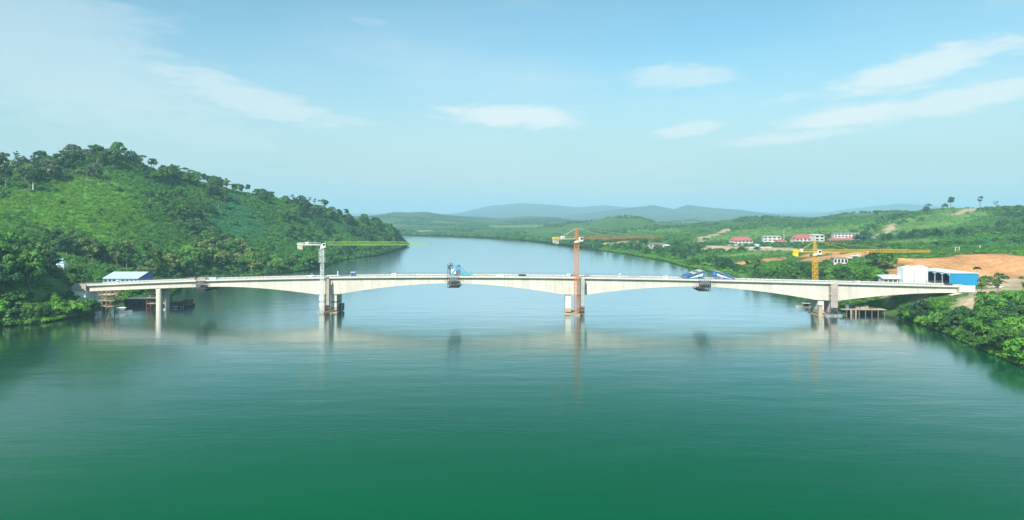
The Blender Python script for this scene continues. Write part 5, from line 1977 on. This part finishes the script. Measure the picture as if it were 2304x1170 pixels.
belt([(300, 640), (380, 690), (440, 720), (480, 740), (470, 690), (420, 640), (400, 590), (440, 570)], 36, 10, ['tall', 'bush', 'umbrella'], (9, 14), ['leaf_dark', 'leaf_mid'],
     ['at the head of the hillside gully', 'halfway down the hillside gully', 'at the foot of the hillside gully'], 'trees of the hillside gully', gap=4)
belt([(600, 800), (640, 780), (680, 800), (720, 830), (640, 720), (660, 700), (760, 880), (830, 960), (860, 1010), (880, 1060), (850, 960), (800, 860)], 46, 12, ['tall', 'bush', 'bush'], (8, 13), ['leaf_dark', 'leaf_mid', 'leaf_dark'],
     ['on the hillside above the white crane counterweight', 'on the hillside behind the white crane mast', 'on the hill end above the lime green jib'], 'trees on the far end of the left hill', gap=4)
belt([(410, 505), (450, 515), (520, 540), (580, 555), (560, 590), (500, 570), (440, 545)], 30, 6, ['bush', 'tall'], (9, 13), ['leaf_yellow', 'leaf_yellow', 'leaf_bright'],
     ['at the hill foot behind the closure formwork', 'at the hill foot behind the left side span'], 'yellowish trees behind the left side span', gap=4)
belt([(340, 440), (400, 480), (470, 510), (540, 540), (620, 570), (680, 600), (720, 640)], 44, 7, ['bush', 'bush', 'tall'], (8, 13), ['leaf_mid', 'leaf_bright', 'leaf_mid', 'leaf_yellow'],
     ['by the water right of the left shed', 'by the water behind the left side span', 'by the water just left of the white crane'], 'bank trees behind the left side span', gap=4)
belt([(730, 650), (760, 720), (790, 780), (850, 850), (890, 930), (905, 1020), (912, 1090)], 36, 5, ['bush', 'bush', 'tall'], (6, 10), ['leaf_mid', 'leaf_bright', 'leaf_dark'],
     ['on the shore right behind the white crane', 'on the shore under the lime green jib'], 'shore trees at the foot of the far left hill', gap=3.5)
belt([(160, 430), (200, 425), (240, 440), (290, 440), (330, 425)], 18, 5, ['bush', 'tall'], (9, 13), ['leaf_mid', 'leaf_yellow', 'leaf_dark'],
     ['behind the left shed near the batching tower', 'behind the right end of the left shed'], 'trees behind the left shed', gap=4)
belt([(-60, 285), (0, 300), (50, 306), (100, 318), (130, 330), (60, 330), (-20, 320), (20, 345), (80, 350), (110, 362)], 56, 6, ['bush', 'tall', 'bush'], (10, 16), ['leaf_mid', 'leaf_bright', 'leaf_dark', 'leaf_mid'],
     ['near the water at the left edge', 'between the left edge and the abutment', 'high in the thicket near the batching tower'], 'thicket left of the abutment', gap=3.5)
belt([(95, 322), (120, 328), (150, 336), (165, 345), (140, 352), (110, 345), (170, 330), (130, 340), (90, 332)], 30, 3.5, ['bush', 'shrub', 'bush'], (5, 8), ['leaf_mid', 'leaf_bright', 'leaf_dark'],
     'on the slope just left of the abutment', 'bushes on the slope left of the abutment', mind=1.5, name='bush', cat='bush', gap=2.5)
belt([(0, 290), (50, 296), (90, 300), (130, 306), (170, 316), (195, 324)], 40, 1.8, ['bush', 'shrub'], (4, 8), ['leaf_bright', 'leaf_mid'],
     ['overhanging the water at the left edge', 'overhanging the water just left of the abutment'], 'waterside bushes left of the abutment', mind=0.4, name='bush', cat='bush', gap=1.8)
belt([(285, 392), (320, 388), (345, 384), (330, 400)], 9, 2.0, ['bush', 'shrub'], (4, 7), ['leaf_bright', 'leaf_mid'],
     'on the point behind the long dark barge', 'bushes behind the long dark barge', mind=0.8, name='bush', cat='bush', gap=2.2)
# right bank
belt([(1560, 640), (1600, 600), (1630, 560), (1680, 505), (1700, 520)], 28, 6, ['bush', 'bush', 'tall'], (6, 11), ['leaf_mid', 'leaf_bright', 'leaf_mid', 'leaf_dark'],
     ['behind the wedge shaped traveller', 'behind the pale blue traveller'], 'trees behind the travellers', gap=4)
belt([(1700, 490), (1740, 462), (1800, 430), (1850, 400), (1900, 395), (1950, 392), (1870, 420), (1780, 455)], 52, 5, ['bush', 'bush', 'tall'], (5, 8.5), ['leaf_mid', 'leaf_bright', 'leaf_mid', 'leaf_dark'],
     ['behind the deck between traveller and yellow crane', 'behind the deck left of the yellow crane', 'behind the deck right of the yellow crane', 'on the rise left of the yellow mast'], 'trees behind the right main span', gap=3.5)
belt([(1260, 1150), (1320, 1040), (1380, 940), (1440, 850), (1500, 760), (1530, 690), (1560, 700), (1500, 830), (1430, 930)], 56, 8, ['bush', 'tall', 'bush'], (6, 11), ['leaf_mid', 'leaf_dark', 'leaf_bright'],
     ['on the far right shore behind the orange mast', 'on the right shore under the orange jib', 'on the right shore left of the brown field'], 'shore trees beyond the orange crane', gap=4)
belt([(2005, 322), (2060, 304), (2120, 280), (2180, 254), (2240, 232), (2300, 214), (2360, 205)], 52, 4.0, ['bush', 'bush', 'bush', 'tall'], (5.5, 9), ['leaf_bright', 'leaf_mid', 'leaf_bright', 'leaf_dark'],
     ['on the near right bank beside the jetty', 'in the middle of the near right bank', 'on the near bank at the right edge'], 'near right bank trees', mind=1.5, gap=3.2)
belt([(2150, 268), (2200, 262), (2240, 268), (2300, 262), (2350, 260), (2280, 240), (2330, 235), (2380, 225)], 30, 5, ['bush', 'bush', 'tall'], (6, 9), ['leaf_mid', 'leaf_dark', 'leaf_bright'],
     ['above the near right bank below the dirt track', 'above the near right bank at the right edge'], 'trees above the near right bank', gap=3.5)
belt([(2245, 296), (2280, 292), (2310, 300), (2330, 296)], 7, 4, ['bush', 'tall'], (7, 9), ['leaf_yellow'],
     'at the right edge beside the dirt track', 'yellow leaved trees at the right edge', gap=3)
belt([(2005, 320), (2050, 304), (2110, 276), (2170, 250), (2230, 226), (2300, 209)], 60, 1.3, ['shrub', 'bush', 'bush'], (3, 6), ['leaf_bright', 'leaf_mid'],
     ['overhanging the water right of the jetty', 'overhanging the water at the right edge'], 'waterside bushes on the near right bank', mind=0.3, name='bush', cat='bush', gap=1.6)
belt([(1885, 352), (1920, 346), (1960, 344), (1975, 352), (1900, 362)], 14, 3, ['shrub', 'bush'], (2.5, 4.5), ['leaf_bright', 'leaf_mid'],
     'on the slope under the right side span', 'bushes under the right side span', mind=1.0, name='bush', cat='bush', gap=2.2)
belt([(1965, 430), (1980, 440), (1990, 425), (2005, 418)], 7, 3, ['bush', 'tall'], (8, 11), ['leaf_dark', 'leaf_mid'],
     'just left of the white stores', 'dark trees left of the white stores', gap=3)
for px, D, lb in ((2222, 352, 'small round bush right of the blue warehouse, nearest to its wall'), (2250, 362, 'small bush on the bare ground behind the parked white car')):
    plant('shrub', (px - CX) / F * D, D, 5, 'leaf_mid', lb, None, name='bush', cat='bush')
plant('palm', (2199 - CX) / F * 376, 376, 6, 'leaf_dark', 'small palm on the orange cutting behind the blue warehouse', None, name='palm_tree', cat='palm')
for px, D, sz, lb in ((1943, 780, 13, 'big dark round tree beside the red roofed buildings'), (1996, 690, 8, 'dark round tree alone on the meadow right of the red roofs'),
                      (1668, 740, 6, 'dark round bush on the brown field, left one of two'), (1704, 735, 5, 'smaller round bush on the brown field, right one of two')):
    plant('bush', (px - CX) / F * D, D, sz, 'leaf_dark', lb, None, wide=1.25)
for px, D, sz, kd, lb in ((2139, 1130, 20, 'tall', 'stout lone tree standing up from the right hill crest'), (2206, 1150, 26, 'sparse', 'thin ragged lone tree on the right hill crest'),
                          (2090, 1100, 15, 'umbrella', 'flat topped tree at the left shoulder of the right hill'), (2240, 1120, 16, 'sparse', 'thin tree at the right end of the right hill crest'),
                          (1972, 1250, 16, 'tall', 'lone dark tree on the ridge left of the right hill')):
    plant(kd, (px - CX) / F * D, D, sz, 'leaf_dark', lb, None)
belt([(1980, 1010), (2010, 1060), (2050, 1100), (2080, 1120), (2110, 1130)], 16, 6, ['bush', 'tall'], (6, 10), ['leaf_dark', 'leaf_mid'],
     'on the left shoulder of the right hill', 'trees on the shoulder of the right hill', gap=4)
belt([(1990, 800), (2040, 780), (2090, 760), (2060, 700), (2100, 690), (2130, 700)], 26, 9, ['bush', 'tall'], (6, 11), ['leaf_dark', 'leaf_mid'],
     'in the row below the right hill meadow', 'tree row below the right hill meadow', gap=4)
belt([(2250, 1080), (2300, 1050), (2330, 1000), (2270, 950), (2300, 880), (2240, 800), (2300, 720), (2200, 700)], 34, 14, ['bush', 'tall'], (6, 11), ['leaf_dark', 'leaf_mid'],
     ['high on the right hill at the right edge', 'low on the right hill above the poles'], 'scattered trees of the right hill slope', gap=4)

# the 290 trees that show largest are single things; the rest stand in the distance as one wood
ts = [s_ for s_ in SPECS if s_[9] == 'tree']
ts.sort(key=lambda q: (q[8] is not None, -q[5] / math.hypot(q[2], q[3])))
KEEP = ts[:290] + [q for q in SPECS if q[9] != 'tree']
ORD = ['first', 'second', 'third', 'fourth', 'fifth', 'sixth', 'seventh', 'eighth', 'ninth', 'tenth', 'eleventh', 'twelfth']
by_label = {}
for s_ in KEEP:
    by_label.setdefault(s_[7], []).append(s_)
for lb_, ms in by_label.items():                 # look-alikes of one place are told apart by their order from the left
    ms.sort(key=lambda q: q[2] / q[3])
    for k_, s_ in enumerate(ms):
        end = ''
        if len(ms) == 2:
            end = (', left one', ', right one')[k_]
        elif len(ms) > 2 and k_ == 0:
            end = ', leftmost'
        elif len(ms) > 2 and k_ == len(ms) - 1:
            end = ', rightmost'
        elif len(ms) > 2:
            end = ', ' + ORD[k_] + ' from left'
        if len((lb_ + end).split()) > 16:
            end = ''
        grow(s_[:7] + (lb_ + end,) + s_[8:])
REST = ts[290:]

# ------------------------------------------------------------------ undergrowth that nobody could count
SRC = bpy.data.collections.new('plant_sources')


def source(name, me, leaf):
    m2 = me.copy()
    m2.materials.clear()
    m2.materials.append(MATS[leaf])
    o = bpy.data.objects.new(name, m2)
    SRC.objects.link(o)
    return o


def shrub_mesh(seed, nl, leaf, flat):
    rng = np.random.default_rng(seed)
    Cs, Ns = [], []
    for k in range(4):
        a = rng.uniform(0, 6.28)
        c = np.array((math.cos(a) * 0.5, math.sin(a) * 0.5, 0.35 + rng.uniform(-0.1, 0.3)))
        C, Nn = clump_points(rng, c, rng.uniform(0.45, 0.75), nl, flat)
        Cs.append(C)
        Ns.append(Nn)
    C, Nn = np.concatenate(Cs), np.concatenate(Ns)
    return quads_mesh('shrub', C, Nn, leaf * rng.uniform(0.6, 1.3, len(C)), 0.62, rng)


SETS = {}


def source_set(key, leaf, nl, size, flat, seeds):
    c = bpy.data.collections.new('plant_sources_' + key)
    for k, sd_ in enumerate(seeds):
        m2 = shrub_mesh(sd_, nl, size, flat)
        m2.materials.append(MATS[leaf[k % len(leaf)]])
        c.objects.link(bpy.data.objects.new('source_' + key + chr(97 + k), m2))
    SETS[key] = c


source_set('scrub', ['leaf_scrub', 'leaf_mid', 'leaf_scrub'], 30, 0.17, 1.15, (101, 102, 103))
source_set('lime', ['leaf_lime', 'leaf_scrub', 'leaf_lime'], 28, 0.16, 1.25, (111, 112, 113))
source_set('teal', ['leaf_teal', 'leaf_teal', 'leaf_scrub'], 18, 0.20, 0.7, (121, 122, 123))
source_set('wood', ['leaf_dark', 'leaf_mid', 'leaf_mid'], 30, 0.22, 0.95, (131, 132, 133))
source_set('bank', ['leaf_bright', 'leaf_mid', 'leaf_bright'], 28, 0.20, 0.85, (141, 142, 143))


def scatter(name, key, P, S, label, cat):
    """one object of many small plants, laid out by geometry nodes on its own points"""
    rng = np.random.default_rng(len(P))
    me = bpy.data.meshes.new(name)
    me.vertices.add(len(P))
    me.vertices.foreach_set('co', P.astype(np.float32).ravel())
    for nm, dt, arr in (('plant_size', 'FLOAT', S), ('plant_turn', 'FLOAT', rng.uniform(0, 6.28, len(P))), ('plant_kind', 'INT', rng.integers(0, 3, len(P)))):
        a = me.attributes.new(nm, dt, 'POINT')
        a.data.foreach_set('value', arr.astype(np.int32 if dt == 'INT' else np.float32))
    o = link(name, me)
    ng = bpy.data.node_groups.new(name + '_nodes', 'GeometryNodeTree')
    ng.interface.new_socket('Geometry', in_out='INPUT', socket_type='NodeSocketGeometry')
    ng.interface.new_socket('Geometry', in_out='OUTPUT', socket_type='NodeSocketGeometry')
    N = ng.nodes.new
    gi, go = N('NodeGroupInput'), N('NodeGroupOutput')
    ci = N('GeometryNodeCollectionInfo')
    ci.inputs['Collection'].default_value = SETS[key]
    ci.inputs['Separate Children'].default_value = True
    ci.inputs['Reset Children'].default_value = True
    ip = N('GeometryNodeInstanceOnPoints')
    ip.inputs['Pick Instance'].default_value = True

    def attr(nm, dt):
        n = N('GeometryNodeInputNamedAttribute')
        n.data_type = dt
        n.inputs[0].default_value = nm
        return n.outputs[0]
    ng.links.new(gi.outputs[0], ip.inputs['Points'])
    ng.links.new(ci.outputs[0], ip.inputs['Instance'])
    ng.links.new(attr('plant_kind', 'INT'), ip.inputs['Instance Index'])
    cx = N('ShaderNodeCombineXYZ')
    ng.links.new(attr('plant_turn', 'FLOAT'), cx.inputs[2])
    ng.links.new(cx.outputs[0], ip.inputs['Rotation'])
    ng.links.new(attr('plant_size', 'FLOAT'), ip.inputs['Scale'])
    ng.links.new(ip.outputs[0], go.inputs[0])
    md = o.modifiers.new('plants', 'NODES')
    md.node_group = ng
    stuff(o, label, cat)
    return o


if REST:
    c_ = bpy.data.collections.new('plant_sources_trees')
    for k, (kd, lf) in enumerate((('bush', 'leaf_mid'), ('tall', 'leaf_dark'), ('bush', 'leaf_dark'))):
        m2 = KINDS[kd][k % 2][0].copy()
        m2.materials.clear()
        m2.materials.append(MATS[lf])
        m2.transform(Matrix.Scale(1 / NOMINAL[kd], 4))
        c_.objects.link(bpy.data.objects.new('source_tree' + chr(97 + k), m2))
    SETS['trees'] = c_
    scatter('distant_trees', 'trees', np.array([(q[2], q[3], q[4]) for q in REST]), np.array([q[5] for q in REST]), 'far trees merging into woods on the hills and shores', 'woodland')

rng = np.random.default_rng(7)


def sample(n, d0, d1, px0, px1):
    """random places spread evenly over the ground between two distances and two columns"""
    D = np.sqrt(rng.uniform(d0 * d0, d1 * d1, n))
    px = rng.uniform(px0, px1, n)
    x = (px - CX) / F * D
    z, d = ground_height(x, D, True)
    P = np.stack([x, D], 1)
    return P, z, d


def free(P, rad=0.0):
    ok = np.ones(len(P), bool)
    for a, b, c in FORBID:
        ok &= (P[:, 0] - a) ** 2 + (P[:, 1] - b) ** 2 > (c + rad) ** 2
    return ok


# left hill
P, z, d = sample(90000, 255, 1150, -160, 925)
left = P[:, 0] < -150
bare = np.maximum(orange_mask(P), zmask(P, TAN, 3))
ok = left & (d > 0.4) & (bare < 0.5) & free(P, 0.5)
ml, mt = zmask(P, LIME, 14), zmask(P, TEAL, 8)
pick = rng.uniform(size=len(P))
is_l, is_t = ok & (ml > pick), ok & (mt > pick) & (ml < 0.5)
nb = fbm(P[:, 0], P[:, 1], 60, 3, 91)
rest = ok & ~is_l & ~is_t
isw = rest & ((nb > 0.22) | (d < 14))
iss = rest & ~isw
pz = np.stack([P[:, 0], P[:, 1], z - 0.15], 1)
sz = rng.uniform(0.8, 1.9, len(P)) * (0.75 + P[:, 1] / 1600)
scatter('hillside_scrub', 'scrub', pz[iss], sz[iss] * 0.95, 'green scrub covering the left hillside', 'scrub')
scatter('hillside_tall_grass', 'lime', pz[is_l], sz[is_l] * 0.78, 'bright lime green growth on the sunny left slope', 'scrub')
scatter('hillside_plantation', 'teal', pz[is_t], sz[is_t] * 0.7, 'smooth blue green plantation patches on the hills', 'plantation')
kw = (isw & (rng.uniform(size=len(P)) < 0.55)) | (ok & ~isw & (rng.uniform(size=len(P)) < 0.010))
scatter('hillside_thicket', 'wood', pz[kw], sz[kw] * 1.8, 'dark thicket between the trees of the left hill', 'thicket')
# right land, near and middle distance
P, z, d = sample(60000, 200, 1500, 1240, 2420)
right = P[:, 0] > 60
bare = np.maximum(orange_mask(P), zmask(P, TAN, 3))
mead = np.maximum(zmask(P, MEADOW, 12), zmask(P, TEAL, 8) * 0.6)
nb = fbm(P[:, 0], P[:, 1], 70, 3, 93)
ok = right & (d > 0.3) & (bare < 0.4) & free(P, 0.5) & (rng.uniform(size=len(P)) > mead * 0.9)
pz = np.stack([P[:, 0], P[:, 1], z - 0.15], 1)
sz = rng.uniform(0.7, 1.7, len(P)) * (0.7 + P[:, 1] / 1500)
near = ok & ((d < 30) | (P[:, 1] < 470))
scatter('bank_scrub', 'bank', pz[near], sz[near], 'bright green scrub along the right bank', 'scrub')
mid = ok & ~near & (nb < 0.1)
scatter('field_scrub', 'scrub', pz[mid], sz[mid] * 0.9, 'low green scrub over the right fields and hill', 'scrub')
wd = ok & ~near & (nb >= 0.1) & (rng.uniform(size=len(P)) < 0.6)
scatter('field_thicket', 'wood', pz[wd], sz[wd] * 1.7, 'dark thicket strips on the right fields and hill', 'thicket')
# a fringe of scrub right along both waterlines
for nm, key, bank_, lb in (('left_shore_scrub', 'bank', LEFT_BANK[5:25], 'leafy fringe along the left waterline'), ('right_shore_scrub', 'bank', RIGHT_BANK[8:24], 'leafy fringe along the right waterline')):
    bp_ = np.array(bank_)
    sg = np.linalg.norm(np.diff(bp_, axis=0), axis=1)
    uu = rng.uniform(0, sg.sum(), 5200)
    cs = np.concatenate([[0], np.cumsum(sg)])
    P = np.stack([np.interp(uu, cs, bp_[:, 0]), np.interp(uu, cs, bp_[:, 1])], 1) + rng.normal(size=(5200, 2)) * 2.2
    z, d = ground_height(P[:, 0], P[:, 1], True)
    ok = (d > 0.0) & free(P, 0.3)
    scatter(nm, key, np.stack([P[:, 0], P[:, 1], z - 0.1], 1)[ok], rng.uniform(0.7, 1.7, ok.sum()) * (0.8 + P[ok, 1] / 1500), lb, 'scrub')
# far country
P, z, d = sample(44000, 1150, 3000, 500, 2420)
nb = fbm(P[:, 0], P[:, 1], 120, 4, 95) + 0.9 * smooth((70 - d) / 70)
ok = (d > 3) & (nb > 0.10) & (zmask(P, TAN + MEADOW, 8) < 0.6)
pz = np.stack([P[:, 0], P[:, 1], z - 0.3], 1)
sz = rng.uniform(2.0, 5.5, len(P))
scatter('far_woodland', 'wood', pz[ok], sz[ok], 'hazy woodland on the far bank and hills', 'woodland')
# tree belt along the far shore where the river bends away
bp_ = np.array(RIGHT_BANK[2:10])
sg = np.linalg.norm(np.diff(bp_, axis=0), axis=1)
uu = rng.uniform(0, sg.sum(), 3200)
cs = np.concatenate([[0], np.cumsum(sg)])
P = np.stack([np.interp(uu, cs, bp_[:, 0]), np.interp(uu, cs, bp_[:, 1]) + np.abs(rng.normal(size=3200)) * 26 + 3], 1)
z, d = ground_height(P[:, 0], P[:, 1], True)
ok = d > 1.5
scatter('far_shore_wood', 'wood', np.stack([P[:, 0], P[:, 1], z - 0.3], 1)[ok], rng.uniform(2.5, 6.5, ok.sum()), 'hazy belt of trees along the far bend of the river', 'woodland')
